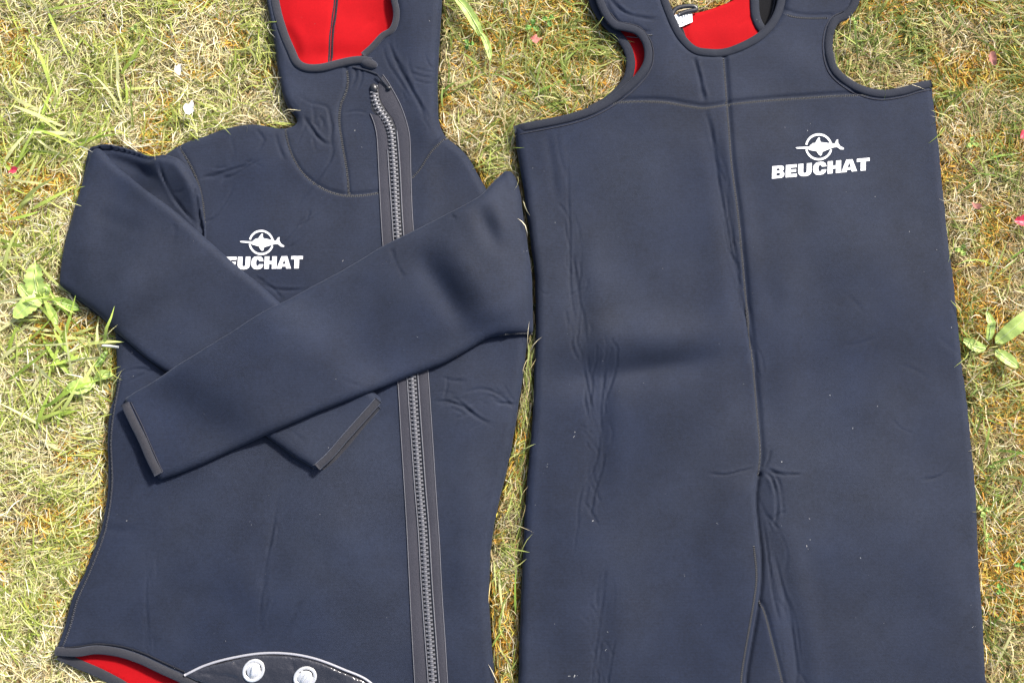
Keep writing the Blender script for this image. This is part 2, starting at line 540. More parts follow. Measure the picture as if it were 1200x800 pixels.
NAVY = fabric('navy_neoprene', (0.0066, 0.0102, 0.0222), sheen=.055, rough=.78, spec=.22, lint=.5, bump_s=.16, var=.42, faded=(0.0112, 0.0145, 0.0248))
RED = fabric('red_lining', (0.29, 0.0022, 0.0045), sheen=0.0, spec=.12, sheen_tint=(1, .5, .5), lint=0.1, var=0.1)
TAPEN = fabric('navy_binding', (0.0105, 0.0128, 0.0205), lint=0.3, bump_s=0.25, weave=520, sheen=.05)
TAPE = fabric('charcoal_binding', (0.0165, 0.0165, 0.0205), lint=0.3, bump_s=0.35, weave=520)
ZIPT = fabric('zip_tape', (0.0245, 0.024, 0.031), lint=0.4, bump_s=0.3, weave=600)
SEAMB = fabric('seam_groove', (0.008, 0.009, 0.013), sheen=0.05, lint=0)
THREAD = fabric('grey_thread', (0.10, 0.098, 0.09), sheen=0.1, lint=0)
THREADD = fabric('dark_thread', (0.02, 0.02, 0.026), sheen=0.1, lint=0)
THREADL = fabric('pale_thread', (0.10, 0.10, 0.11), sheen=0.1, lint=0)
PRINT = fabric('white_print', (0.70, 0.70, 0.69), rough=0.5, sheen=0, lint=0, var=0.16, bump_s=0.2)

def plain(name, col, rough=0.5, metal=0, coat=0, bump=0.0, bs=80, var=0.0):
    m, nt, b = newmat(name)
    tc = nt.nodes.new('ShaderNodeTexCoord'); n = nt.nodes.new('ShaderNodeTexNoise'); n.inputs['Scale'].default_value = bs; n.inputs['Detail'].default_value = 4
    nt.links.new(tc.outputs['Object'], n.inputs['Vector'])
    mr = nt.nodes.new('ShaderNodeMapRange'); mr.inputs['To Min'].default_value = 1-var; mr.inputs['To Max'].default_value = 1+var
    nt.links.new(n.outputs['Fac'], mr.inputs['Value'])
    mul = nt.nodes.new('ShaderNodeMix'); mul.data_type = 'RGBA'; mul.blend_type = 'MULTIPLY'; mul.inputs['Factor'].default_value = 1
    mul.inputs['A'].default_value = (*col, 1); nt.links.new(mr.outputs['Result'], mul.inputs['B'])
    nt.links.new(mul.outputs['Result'], b.inputs['Base Color'])
    b.inputs['Roughness'].default_value = rough; b.inputs['Metallic'].default_value = metal; b.inputs['Coat Weight'].default_value = coat
    if bump:
        bp = nt.nodes.new('ShaderNodeBump'); bp.inputs['Strength'].default_value = bump; bp.inputs['Distance'].default_value = 0.003
        nt.links.new(n.outputs['Fac'], bp.inputs['Height']); nt.links.new(bp.outputs['Normal'], b.inputs['Normal'])
    return m
VINYL = plain('glossy_black_vinyl', (0.02, 0.02, 0.024), 0.16, 0, 0.6, bump=1.0, bs=70)
CHROME = plain('white_fastener', (0.66, 0.66, 0.65), 0.22, 0.55, 0.2)
TOOTH = plain('grey_zip_teeth', (0.11, 0.11, 0.12), 0.5, 0.15, 0.0, var=0.3, bs=300)
BLACKP = plain('black_plastic', (0.015, 0.015, 0.017), 0.35)
PIPING = plain('pale_piping', (0.24, 0.24, 0.26), 0.45)
WLABEL = fabric('white_label', (0.8, 0.8, 0.8), sheen=0, lint=0, var=0.05)

# ================================================================== WETSUIT JACKET
jc = W(350, 450, 0)
jacket = thing('wetsuit_jacket', 'hooded navy neoprene wetsuit jacket with folded sleeves, diagonal grey zip and red lining', 'wetsuit jacket', (jc[0], jc[1], Z0))

ZJ = 0.026
# back layer seen inside the hem and inside the hood
sheet('back_lining', [[(80, 740), (68, 764), (85, 776), (120, 789), (150, 806), (200, 845), (300, 885), (450, 905), (470, 880), (400, 790), (200, 730)]], RED, jacket, 0.016, T=5, r=4, sp=0.004, und=(0.5, 0.08, 31))
sheet('hood_lining', [[(330, -150), (316, -60), (320, -10), (334, 60), (346, 100), (380, 118), (440, 100), (475, 60), (482, -10), (480, -90), (450, -160), (380, -180)]], RED, jacket, 0.018, T=7, r=6, sp=0.003, und=(1.5, 0.05, 32),
      feats=[bump(368, 10, 34, 60, 0, 5), bump(440, 30, 20, 50, 25, -6), bump(400, 66, 50, 12, 0, -4), groove([(396, -60), (393, 0), (388, 40), (386, 80)], 2.0, 1.0),
             crease([(440, 20), (425, 30), (410, 50)], 4, 1.0), crease([(330, 30), (345, 50), (350, 75)], 5, 1.2)])
stitches([(393.5, -60), (391.5, 0), (386.5, 40), (384, 72)], 0.02, jacket, THREADD, 2.4, 2.2, 0.9, 0.2, name='lining_seam')
stitches([(397.5, -60), (395.5, 0), (390.5, 40), (388, 72)], 0.02, jacket, THREADD, 2.4, 2.2, 0.9, 0.2, name='lining_seam')

torso_out = [
    (306, -140), (300, -90), (306, -40), (312, 0), (321, 50), (326, 90), (334, 120), (347, 138), (345, 146), (330, 149),
    (308, 145), (290, 144), (262, 149), (238, 158), (214, 166), (190, 181), (176, 200), (170, 240), (150, 300), (138, 360), (134, 400), (134, 440), (132, 462), (126, 482), (123, 520), (124, 570),
    (116, 620), (99, 665), (83, 700), (73, 735), (63, 764), (63, 765), (85, 765), (110, 762), (135, 764), (162, 773), (187, 785), (212, 797), (260, 822), (330, 856), (420, 880), (582, 885), (583, 884),
    (579, 800), (576, 750), (573, 700), (574, 650), (582, 600), (599, 525), (611, 455), (617, 410), (616, 380), (603, 300), (580, 240), (562, 206), (548, 182), (532, 166), (521, 157),
    (514, 140), (512, 110), (513, 80), (516, 40), (518, 0), (520, -60), (508, -120), (470, -170), (400, -190), (340, -180)]
hood_hole = [(322, -90), (314, -40), (319, 0), (329, 32), (340, 58), (347, 72), (358, 77), (375, 76), (395, 71), (412, 67), (424, 62), (436, 50), (448, 38), (459, 30), (463, 12), (458, -14), (455, -60), (430, -105), (380, -120), (340, -112)]

hood_seam_l = [(333, 149), (337, 168), (345, 188), (358, 206), (378, 220), (400, 227), (424, 227), (443, 224)]
hood_seam_r = [(483, 206), (492, 196), (505, 176), (521, 160)]
collar_seam = [(406, 80), (407, 95), (404, 108), (399, 120), (397, 140), (401, 170), (406, 200), (408, 226)]
sh_seam = [(208, 170), (219, 188), (229, 210), (235, 235), (237, 262), (236, 285)]
zip_c1 = [(437, 98), (438, 112), (443, 125), (451, 136), (457, 150), (459, 170), (461, 200), (463, 240), (465, 270), (468, 310), (474, 380), (481, 430), (486, 500), (491, 570), (495, 620), (499, 690), (504, 760), (509, 830), (512, 878)]
hem_line = [(67, 760), (90, 758), (112, 755), (140, 758), (166, 766), (190, 777), (214, 788)]
left_seam = [(139, 440), (131, 485), (128, 520), (129, 570), (121, 622), (104, 668), (88, 704), (79, 736), (70, 760)]

jf = [groove(hood_seam_l), groove(hood_seam_r), groove(collar_seam, 1.8, 1.2), groove(sh_seam), groove(left_seam, 1.5, 1.0), groove(hem_line, 1.5, 1.0),
      # broad forms
      bump(330, 100, 26, 60, 15, 2.5), bump(488, 60, 22, 90, 0, 3.5), bump(400, 160, 40, 55, 0, 2.5), bump(500, 150, 14, 26, 0, 2),
      bump(290, 190, 60, 30, -15, 3), bump(240, 640, 110, 90, 10, 4), bump(400, 640, 60, 150, 0, 4), bump(545, 640, 22, 170, 0, 3),
      bump(540, 470, 40, 60, 0, 3), bump(330, 590, 20, 120, 8, -2.0), bump(150, 500, 20, 60, 0, 2),
      bump(500, 220, 16, 80, 0, 2), bump(230, 700, 60, 20, 20, -1.2), bump(180, 560, 50, 30, 0, -1.5),
      # collar folds
      crease([(452, 40), (460, 62), (470, 85), (482, 105), (495, 130), (499, 150)], 3.2, 2.2, .7, 1), crease([(447, 50), (455, 75), (470, 98), (482, 118)], 2.4, 1.2, .5, 1),
      crease([(480, 85), (492, 90), (508, 92)], 1.8, 1.0), crease([(484, 80), (498, 84), (511, 85)], 1.6, .9), crease([(486, 95), (500, 99), (510, 98)], 1.6, .9),
      crease([(497, 60), (502, 75), (510, 84)], 2, 1.0), crease([(416, 78), (417, 92), (411, 104)], 2.4, 1.6), crease([(424, 78), (424, 95), (418, 108)], 2.2, 1.0),
      crease([(347, 112), (366, 122), (383, 126), (388, 145), (390, 165)], 2.2, 1.6, .7, -1), crease([(354, 132), (364, 150), (380, 168), (392, 170)], 2.6, 2.0, .7, 1),
      crease([(392, 140), (388, 160), (390, 180), (382, 200)], 2.4, 1.6), crease([(395, 172), (380, 200), (360, 225), (342, 245)], 2.4, 1.4), crease([(404, 134), (418, 131), (432, 134)], 2.2, 1.4, .8, -1),
      crease([(485, 165), (492, 158), (502, 150)], 2, 1), crease([(322, 152), (328, 175), (335, 190)], 2.2, 1.4),
      # chest folds
      crease([(232, 210), (252, 206), (270, 200), (285, 196), (300, 186)], 2.4, 1.8, .7, 1), crease([(255, 212), (275, 206), (290, 197), (310, 187)], 2.0, 1.3), crease([(238, 268), (262, 240), (276, 215)], 2.6, 1.2),
      crease([(236, 262), (258, 252), (275, 232)], 2.0, .9), crease([(318, 300), (334, 282), (350, 262), (366, 250)], 2.4, 1.9, .6, -1), crease([(326, 296), (342, 279), (358, 262), (376, 248)], 1.9, 1.2),
      crease([(298, 150), (310, 165), (300, 180)], 2.4, 1.2), crease([(300, 330), (330, 340), (365, 338)], 3, 1.4), crease([(296, 322), (318, 336), (332, 352)], 2.4, 1.4), crease([(270, 160), (275, 180), (268, 195)], 4, .8),
      # waist folds at the right
      crease([(505, 470), (524, 470), (545, 478), (562, 490), (585, 498)], 2.2, 1.9, .7, 1), crease([(528, 462), (545, 476), (560, 489), (584, 503)], 1.9, 1.5, .6, 1), crease([(540, 462), (562, 456), (580, 460), (600, 475), (607, 482)], 2.2, 1.7, .7, -1),
      crease([(570, 462), (586, 468), (600, 478)], 1.7, 1.2), crease([(590, 450), (597, 462), (606, 474)], 1.8, 1.3), crease([(575, 450), (588, 462), (604, 482)], 1.7, .9), crease([(515, 440), (530, 446), (548, 446)], 3, .9),
      # lower left folds
      crease([(328, 570), (320, 620), (312, 660), (306, 705), (302, 745)], 3.0, 1.4, .4, 1), crease([(135, 440), (160, 432), (185, 436)], 2.4, 1.6), crease([(142, 452), (165, 440), (185, 430)], 2.0, 1.2),
      crease([(174, 660), (172, 700), (175, 750), (178, 770)], 2.6, .8), crease([(115, 615), (140, 622), (165, 618)], 5, .7),  
      crease([(357, 700), (330, 742), (318, 760)], 4, .7),
      ]
jf += crumple([(245, 208), (300, 190)], 12, (14, 40), 5, 21, dep=1.2, ang=.3) + crumple([(325, 298), (372, 248)], 9, (14, 36), 5, 22, dep=1.2, ang=.15)
jf += crumple([(520, 470), (600, 480)], 16, (14, 40), 11, 23, dep=1.3, ang=.4) + crumple([(460, 50), (480, 100), (498, 150)], 14, (14, 40), 6, 24, dep=1.1, ang=.2)
jf += crumple([(350, 120), (385, 170)], 12, (12, 34), 8, 25, dep=1.2, ang=.5) + crumple([(322, 580), (306, 740)], 10, (20, 60), 4, 26, dep=.9, ang=.1) + crumple([(176, 650), (176, 760)], 6, (20, 40), 4, 27, dep=.7, ang=.15)
sheet('torso', [torso_out, hood_hole], NAVY, jacket, ZJ, T=15, r=11, feats=jf, sp=0.0016, und=(1.6, 0.09, 3),
      split=[('hood', [(280, -250), (560, -250), (560, 155), (521, 160), (505, 176), (492, 196), (483, 206), (463, 218), (443, 224), (424, 227), (400, 227), (378, 220), (358, 206), (345, 188), (337, 168), (333, 149), (345, 140), (290, 100)])])

stitches(hood_seam_l, ZJ+.012, jacket, THREAD, name='seam')
stitches(hood_seam_r, ZJ+.012, jacket, THREAD, name='seam', ln=2.4)
stitches(collar_seam, ZJ+.012, jacket, THREAD, name='seam', ln=4.2, wd=0.9, slant=.15)
stitches(sh_seam, ZJ+.012, jacket, THREAD, name='seam')
stitches(left_seam, ZJ+.010, jacket, THREADL, name='seam', ln=3.0)
stitches(hem_line, ZJ+.010, jacket, THREADD, name='seam', ln=1.6, slant=.8)

# hem bindings
binding([(64, 763), (90, 764), (112, 761), (138, 764), (164, 772), (190, 784), (214, 795), (262, 820), (330, 853), (420, 877), (580, 882)], ZJ, jacket, TAPE, 10, 6.5, 'hem_binding')
binding([(70, 767), (90, 777), (120, 790), (150, 807), (200, 846), (300, 886), (450, 905)], 0.018, jacket, TAPE, 11, 5, 'hem_binding')

# ---- hood face opening binding
binding([(322, -90), (315, -40), (320, 0), (329, 32), (339, 56), (346, 70), (357, 76), (375, 76), (395, 71), (412, 67.5), (424, 67), (434, 69)], ZJ+.014, jacket, TAPE, 10, 6, 'face_binding', lift=0.8)
binding([(424, 61), (436, 50), (447, 38), (459, 30), (463.5, 12), (459, -14), (455, -60), (430, -105), (380, -120), (340, -112), (322, -90)], ZJ+.014, jacket, TAPE, 8, 5, 'face_binding', lift=0.2)

def blob(cx, cy, z, rx, ry, rz, ang=0, n=14, m=8):
    V, F = [], []
    for i in range(m+1):
        ph = math.pi*i/m
        for j in range(n):
            th = 2*math.pi*j/n
            x = rx*math.sin(ph)*math.cos(th); y = ry*math.sin(ph)*math.sin(th)
            V.append((cx + x*math.cos(ang)-y*math.sin(ang), cy + x*math.sin(ang)+y*math.cos(ang), z + rz*math.cos(ph)))
    for i in range(m):
        for j in range(n):
            j2 = (j+1) % n
            F.append([i*n+j, (i+1)*n+j, (i+1)*n+j2, i*n+j2])
    return V, F
cord_pts = [(412, 75), (424, 78), (434, 81), (441, 84)]
k = W(431, 71, ZJ+.015)
V, F = blob(k[0], k[1], float(topz(*k))+.001, .0105, .0062, .0045, -0.25)
mk('collar_tab', V, F, TAPE, jacket)

# ---- beaver-tail patch at the hem
patch_px = [(214, 793), (235, 783), (262, 775), (300, 769), (335, 769), (368, 775), (400, 787), (430, 802), (452, 830), (455, 868), (420, 868), (330, 846), (262, 812)]
def decal(name, loops_px, mat, parent, zn, lift=0.0006, sp=0.002, curve=True, th=0.0008):
    loops = []
    for l in loops_px:
        p = np.array(l, float); q = W(p[:, 0], p[:, 1], zn)
        loops.append(catmull(q, True, sp) if curve else np.vstack([even_resample(np.array([q[i_], q[(i_+1) % len(q)]]), max(sp, 1e-4))[:-1] for i_ in range(len(q))]))
    V, d, F, rings, D = triangulate(loops, sp)
    z = topz(V[:, 0], V[:, 1]) + lift
    P = np.column_stack([V, z]); n = len(P); add = []
    for l, rg in zip(loops, rings):
        add.append(np.column_stack([l, topz(l[:, 0], l[:, 1]) + lift - th]))
        k_ = len(l); area = 0.5*np.sum(l[:, 0]*np.roll(l[:, 1], -1) - np.roll(l[:, 0], -1)*l[:, 1])
        for q in range(k_):
            q2 = (q+1) % k_
            F.append([int(rg[q]), n+q, n+q2, int(rg[q2])])
        n += k_
    return mk(name, np.vstack([P]+add), F, mat, parent, smooth=False)
pt = sheet('vinyl_patch', [patch_px], VINYL, jacket, ZJ+.014, T=3, r=3, drape=2, und=(1.2, 0.025, 77), skirt=1.5,
           feats=[crease([(225, 790), (260, 792), (285, 800)], 2, 1.2), crease([(340, 775), (345, 790), (352, 800)], 2.2, 1.0), bump(270, 787, 20, 10, 10, 1.5), bump(325, 788, 12, 14, 0, 1.4)])
L = even_resample(wpath([(213, 793), (235, 782.5), (262, 774.5), (300, 768), (335, 768), (368, 774), (400, 786), (431, 801), (452, 829), (456, 866)], ZJ+.017), .003)
V, F = sweep(np.column_stack([L, smooth1(topz(L[:, 0], L[:, 1]), 5)+.0012]), [(.0015*math.cos(a), .0013*math.sin(a)) for a in np.linspace(0, 2*math.pi, 9)[:-1]])
mk('piping', V, F, PIPING, pt)
def lathe(cx, cy, z, prof, sx=1, sy=1, ang=0, n=28):
    V, F = [], []
    for r_, h in prof:
        for j in range(n):
            a = 2*math.pi*j/n; x = r_*math.cos(a)*sx; y = r_*math.sin(a)*sy
            V.append((cx+x*math.cos(ang)-y*math.sin(ang), cy+x*math.sin(ang)+y*math.cos(ang), z+h))
    for i in range(len(prof)-1):
        for j in range(n):
            j2 = (j+1) % n; F.append([i*n+j, i*n+j2, (i+1)*n+j2, (i+1)*n+j])
    F.append(list(range((len(prof)-1)*n, len(prof)*n)))
    return V, F
for (px, py, ang) in ((294, 788, 0.9), (355, 796, 0.5)):
    c = W(px, py, ZJ+.02); z = float(topz(*c))
    V, F = lathe(c[0], c[1], z, [(.0125, -.002), (.0128, .0014), (.0118, .0028), (.0102, .0026), (.0090, .0004), (.0078, .0004), (.0070, .0030), (.0056, .0040), (.002, .0036)], 1.08, 0.95, ang)
    fs = mk('fastener', V, F, CHROME, jacket)
    V, F = blob(c[0], c[1], z+.0050, .0068, .0024, .0030, ang+.5, 16, 8)
    mk('turn_button', V, F, CHROME, fs)

# ---- zip
zipo = None
def strip(name, left, right, mat, parent, lift=0.0008, nx=5, zn=ZJ+.014):
    A = even_resample(wpath(left, zn), .003); B = even_resample(wpath(right, zn), .003)
    n = max(len(A), len(B))
    f = lambda P: np.stack([np.interp(np.linspace(0, 1, n), np.linspace(0, 1, len(P)), P[:, q]) for q in (0, 1)], -1)
    A, B = f(A), f(B); V = []; F = []
    for i in range(n):
        for j in range(nx):
            t = j/(nx-1); p = A[i]*(1-t)+B[i]*t
            edge = -0.0009 if j in (0, nx-1) else 0
            V.append((p[0], p[1], float(topz(p[0], p[1])) + lift + edge + 0.0002*math.sin(i*1.1+j*9)))
    for i in range(n-1):
        for j in range(nx-1):
            a = i*nx+j; F.append([a, a+1, a+nx+1, a+nx])
    return mk(name, V, F, mat, parent)
tape_l = [(432, 130), (437, 143), (440, 160), (443, 220), (447, 285), (455, 370), (464, 440), (469, 520), (474, 600), (478, 680), (482, 760), (486, 830), (489, 878)]
tape_lc = [(433, 104), (434, 125), (444, 140), (451, 155), (453, 172), (455, 205), (457.5, 240), (459.5, 270), (462, 310), (468, 380), (475, 430), (480, 500), (485, 570), (489, 620), (493, 690), (498, 760), (503, 830), (506, 878)]
tape_rc = [(442, 96), (444, 112), (451, 125), (459, 136), (464, 150), (466, 170), (468, 200), (470, 240), (472, 270), (475, 310), (481, 380), (488, 430), (493, 500), (498, 570), (502, 620), (506, 690), (511, 760), (516, 830), (519, 878)]
tape_r = [(448, 84), (456, 96), (468, 118), (476, 140), (480, 160), (481, 200), (483, 250), (488, 310), (494, 370), (501, 430), (506, 500), (511, 580), (515, 640), (518, 700), (522, 760), (526, 830), (529, 878)]
zp = strip('zip', [(432, 130), (437, 143), (440, 160), (443, 220), (447, 285), (455, 370), (464, 440), (469, 520), (474, 600), (478, 680), (482, 760), (486, 830), (489, 878)],
           [(446, 134), (451, 150), (455, 170), (457, 220), (461, 285), (469, 370), (478, 440), (483, 520), (488, 600), (493, 680), (498, 760), (503, 830), (506, 878)], ZIPT, jacket, .0016)
strip('zip_tape', tape_rc, tape_r, ZIPT, zp, .0016)
strip('zip_bed', tape_lc, tape_rc, BLACKP, zp, .0009, nx=3)
# pale stitching lines on the tape edges
def cord(name, pts, zn, mat, parent, r=.0005, lift=.0015, step=.003, kind=None):
    L = even_resample(wpath(pts, zn), step)
    z = smooth1(topz(L[:, 0], L[:, 1]), 3)+lift
    V, F = sweep(np.column_stack([L, z]), [(r*math.cos(a), r*math.sin(a)) for a in np.linspace(0, 2*math.pi, 7)[:-1]])
    return mk(name, V, F, mat, parent, kind=kind)
shift = lambda P, dx: [(a+dx, b) for a, b in P]
cord('tape_edge', shift(tape_l, 0.6), ZJ+.014, THREADL, zp, .00045)
cord('tape_edge', shift(tape_r, -0.6), ZJ+.014, THREADL, zp, .00045)
cord('tooth_cord', tape_lc[4:], ZJ+.014, THREADL, zp, .0007, .0022)
cord('tooth_cord', tape_rc[4:], ZJ+.014, THREADL, zp, .0007, .0022)
stitches(shift(tape_l[2:], 5), ZJ+.014, zp, THREADD, 2.6, 1.4, .6, 3.0, name='tape_stitching', lift=1.6, two=False)
stitches(shift(tape_r[4:], -5), ZJ+.014, zp, THREADD, 2.6, 1.4, .6, 3.0, name='tape_stitching', lift=1.6, two=False)
# teeth
L = even_resample(wpath(zip_c1, ZJ+.015), .0024)
t = np.gradient(L, axis=0); t /= np.linalg.norm(t, axis=1)[:, None]
z = smooth1(topz(L[:, 0], L[:, 1]), 5)+.0014
V, F = [], []
for i in range(len(L)):
    s = 1 if i % 2 else -1
    T3 = np.array([*t[i], 0]); N3 = np.array([t[i, 1], -t[i, 0], 0])*s
    c = np.array([*L[i], z[i]])
    b = len(V)
    # a wedge: wide head across the middle, narrow foot on the cord
    for (a, hw, hh) in ((-.0018, .0012, .0010), (.0002, .0014, .0017), (.0014, .0009, .0017), (.0044, .0014, .0012)):
        q = c + N3*a
        V += [q - T3*hw, q - T3*hw*.75 + (0, 0, hh), q + T3*hw*.75 + (0, 0, hh), q + T3*hw]
    for a in range(3):
        for j in range(3):
            F.append([b+a*4+j, b+a*4+j+1, b+a*4+j+5, b+a*4+j+4])
    F.append([b, b+1, b+2, b+3]); F.append([b+12, b+13, b+14, b+15])
mk('zip_teeth', V, F, TOOTH, zp, smooth=False, kind='stuff')
cord('collar_edge', cord_pts, ZJ+.014, TAPEN, jacket, .0013, .0006)
# slider and pull
c = W(437, 100, ZJ+.016)
V, F = blob(c[0], c[1], float(topz(*c))+.002, .0045, .006, .0035, .3)
sl = mk('slider', V, F, BLACKP, zp)
A = W(440, 83, ZJ+.02); B = W(454, 99, ZJ+.02)
za = float(topz(*A))+.005; zb = float(topz(*B))+.003
pth = np.array([[*(A+(B-A)*q), za+(zb-za)*q] for q in np.linspace(0, 1, 6)])
V, F = sweep(pth, [(.0011*math.cos(a), .0011*math.sin(a)) for a in np.linspace(0, 2*math.pi, 9)[:-1]])
mk('pull_rod', V, F, TAPEN, sl)
V, F = blob(B[0], B[1], zb, .0032, .0026, .0026)
mk('pull_knob', V, F, BLACKP, sl)

# ---- printed logos
GL = {
 'B': ([[(0, 0), (0, 10), (6.2, 10), (7.6, 9.2), (8, 7.6), (7.5, 6), (6.6, 5.3), (7.9, 4.5), (8.4, 2.8), (7.9, .9), (6.4, 0)], [(2.9, 6.1), (4.8, 6.1), (5.3, 6.95), (4.8, 7.9), (2.9, 7.9)], [(2.9, 2.0), (5, 2.0), (5.6, 3.1), (5, 4.2), (2.9, 4.2)]], 8.4),
 'E': ([[(0, 0), (0, 10), (7.4, 10), (7.4, 7.6), (3.3, 7.6), (3.3, 6.1), (7, 6.1), (7, 3.9), (3.3, 3.9), (3.3, 2.4), (7.6, 2.4), (7.6, 0)]], 7.6),
 'U': ([[(0, 10), (3.4, 10), (3.4, 3.4), (3.8, 2.5), (4.6, 2.2), (5.4, 2.5), (5.8, 3.4), (5.8, 10), (9.2, 10), (9.2, 3.2), (8.4, 1.1), (6.8, 0), (4.6, -.3), (2.4, 0), (.8, 1.1), (0, 3.2)]], 9.2),
 'C': ([[(9, 6.2), (5.9, 6.2), (5.5, 7.4), (4.6, 7.7), (3.8, 7.1), (3.5, 5), (3.8, 2.9), (4.6, 2.3), (5.5, 2.6), (5.9, 3.8), (9, 3.8), (8.4, 1.4), (6.9, 0), (4.7, -.3), (2, .2), (.5, 2), (0, 5), (.5, 8), (2, 9.8), (4.7, 10.3), (6.9, 10), (8.4, 8.6)]], 9),
 'H': ([[(0, 0), (0, 10), (3.4, 10), (3.4, 6.3), (5.6, 6.3), (5.6, 10), (9, 10), (9, 0), (5.6, 0), (5.6, 3.7), (3.4, 3.7), (3.4, 0)]], 9),
 'A': ([[(0, 0), (3.2, 10), (7.4, 10), (10.6, 0), (7.1, 0), (6.7, 1.7), (3.9, 1.7), (3.5, 0)], [(4.1, 3.7), (6.5, 3.7), (5.3, 7.6)]], 10.6),
 'T': ([[(2.6, 0), (2.6, 7.4), (0, 7.4), (0, 10), (8.6, 10), (8.6, 7.4), (6, 7.4), (6, 0)]], 8.6)}
def logo(parent, bx, by, width, hgt, slope, cx, cy, cr, rot, zn, lift=.0007, skew=0):
    word = 'BEUCHAT'; gap = 0.85
    tot = sum(GL[c_][1] for c_ in word) + gap*6 - 1.6
    sx = width/tot; sy = hgt/10
    # emblem ring, broken where the fish passes
    def ep(x, y):
        a = math.radians(rot); return (cx + (x*math.cos(a) + y*math.sin(a))*cr, cy + (x*math.sin(a) - y*math.cos(a))*cr)
    top = [ep(math.cos(a), math.sin(a)) for a in np.radians(np.linspace(16, 170, 30))] + [ep(.86*math.cos(a), .84*math.sin(a)) for a in np.radians(np.linspace(170, 16, 30))]
    bot = [ep(math.cos(a), math.sin(a)) for a in np.radians(np.linspace(192, 348, 30))] + [ep(.86*math.cos(a), .84*math.sin(a)) for a in np.radians(np.linspace(348, 192, 30))]
    fish = [(-1.72, -.06), (-1.6, -.02), (-.72, .02), (-.60, .14), (-.45, .26), (-.25, .30), (-.14, .52), (-.02, .70), (.08, .70), (.08, .50), (.15, .35), (.50, .31), (.86, .26), (1.18, .24), (1.30, .50), (1.42, .56), (1.42, .30), (1.58, .05), (1.86, -.10), (1.82, -.20), (1.60, -.19), (1.34, -.02), (1.1, -.04), (.48, -.28), (.26, -.38), (.22, -.60), (.12, -.66), (-.02, -.56), (-.16, -.32), (-.45, -.28), (-.72, -.22), (-.78, -.14), (-1.6, -.13)]
    ring = decal('logo', [top], PRINT, parent, zn, lift, .0025, curve=False)
    decal('ring_half', [bot], PRINT, ring, zn, lift, .0025, curve=False)
    decal('fish_emblem', [[ep(a, b) for a, b in fish]], PRINT, ring, zn, lift+.0002, .002, curve=False)
    x = 0
    for c_ in word:
        ls, w_ = GL[c_]
        m = [[(bx + (x+a)*sx + skew*b*sy, by - b*sy - (x+a)*sx*slope) for a, b in l] for l in ls]
        decal('letter', m, PRINT, ring, zn, lift, .0025, curve=False)
        x += w_ + gap - (1.0 if c_ == 'A' else .6 if c_ == 'H' else 0)
logo(jacket, 247, 313.8, 105, 14.6, 0.012, 303.5, 282, 14.8, 5, ZJ+.015, skew=.05)

# ---- sleeves
# upper arm of the sleeve at the photo's left, lying below its own forearm
sheet('upper_sleeve', [[(99, 174), (108, 168), (125, 167), (150, 173), (176, 183), (192, 182), (214, 190), (232, 215), (240, 250), (240, 290), (200, 330), (140, 370), (100, 330), (90, 250)]], NAVY, jacket, 0.03, T=30, mid=.25, r=12, drape=7,
      feats=[step([(92, 158), (130, 190), (180, 229), (235, 273), (260, 298)], -24, -24, 36, 300, .02), crease([(112, 176), (135, 184), (160, 196), (190, 216)], 5, 1.5, .6, -1), bump(200, 190, 14, 20, -25, -5), crease([(186, 183), (192, 205), (203, 230), (220, 252), (236, 268)], 2.6, 3.0, .7, -1), crease([(204, 226), (212, 228), (220, 224)], 2, 1.2), bump(165, 200, 30, 16, 38, -4)], und=(.6, .06, 41))
fore1 = [(98, 173), (106, 168), (114, 172), (132, 192), (180, 229), (235, 273), (277, 311), (325, 352), (380, 405), (445, 466), (444, 470), (372, 547), (366, 549), (312, 513), (250, 470), (188, 433), (142, 396), (102, 361), (61, 331), (59, 326), (62, 300), (72, 260), (86, 214)]
sheet('sleeve', [fore1], NAVY, jacket, 0.046, T=12, r=10, drape=9, und=(1.4, .08, 42),
      feats=[groove([(64, 336), (104, 366), (144, 401), (188, 437), (252, 475), (316, 518), (366, 550)], 1.2, .4), bump(160, 330, 60, 40, 35, 3), bump(120, 240, 20, 60, 20, -1.2), bump(250, 370, 50, 30, 40, -1.5),
             crease([(200, 260), (206, 272), (200, 285)], 4, .8), crease([(95, 240), (140, 262), (180, 275)], 8, .7), crease([(300, 505), (330, 500), (360, 520)], 3, .8)])
stitches([(64, 331), (104, 361), (144, 397), (190, 433), (252, 471), (312, 511), (366, 546)], 0.046, jacket, THREAD, name='seam', off=2.5, ln=2.8, lift=-.2)
binding([(443, 468), (428, 485), (404, 512), (386, 533), (371, 547)], .047, jacket, TAPE, 9, 6, 'cuff_binding', lift=.8)
binding([(443, 476), (430, 491), (407, 519), (389, 539), (376, 549)], .040, jacket, TAPE, 6, 5, 'cuff_binding', lift=-1.5)

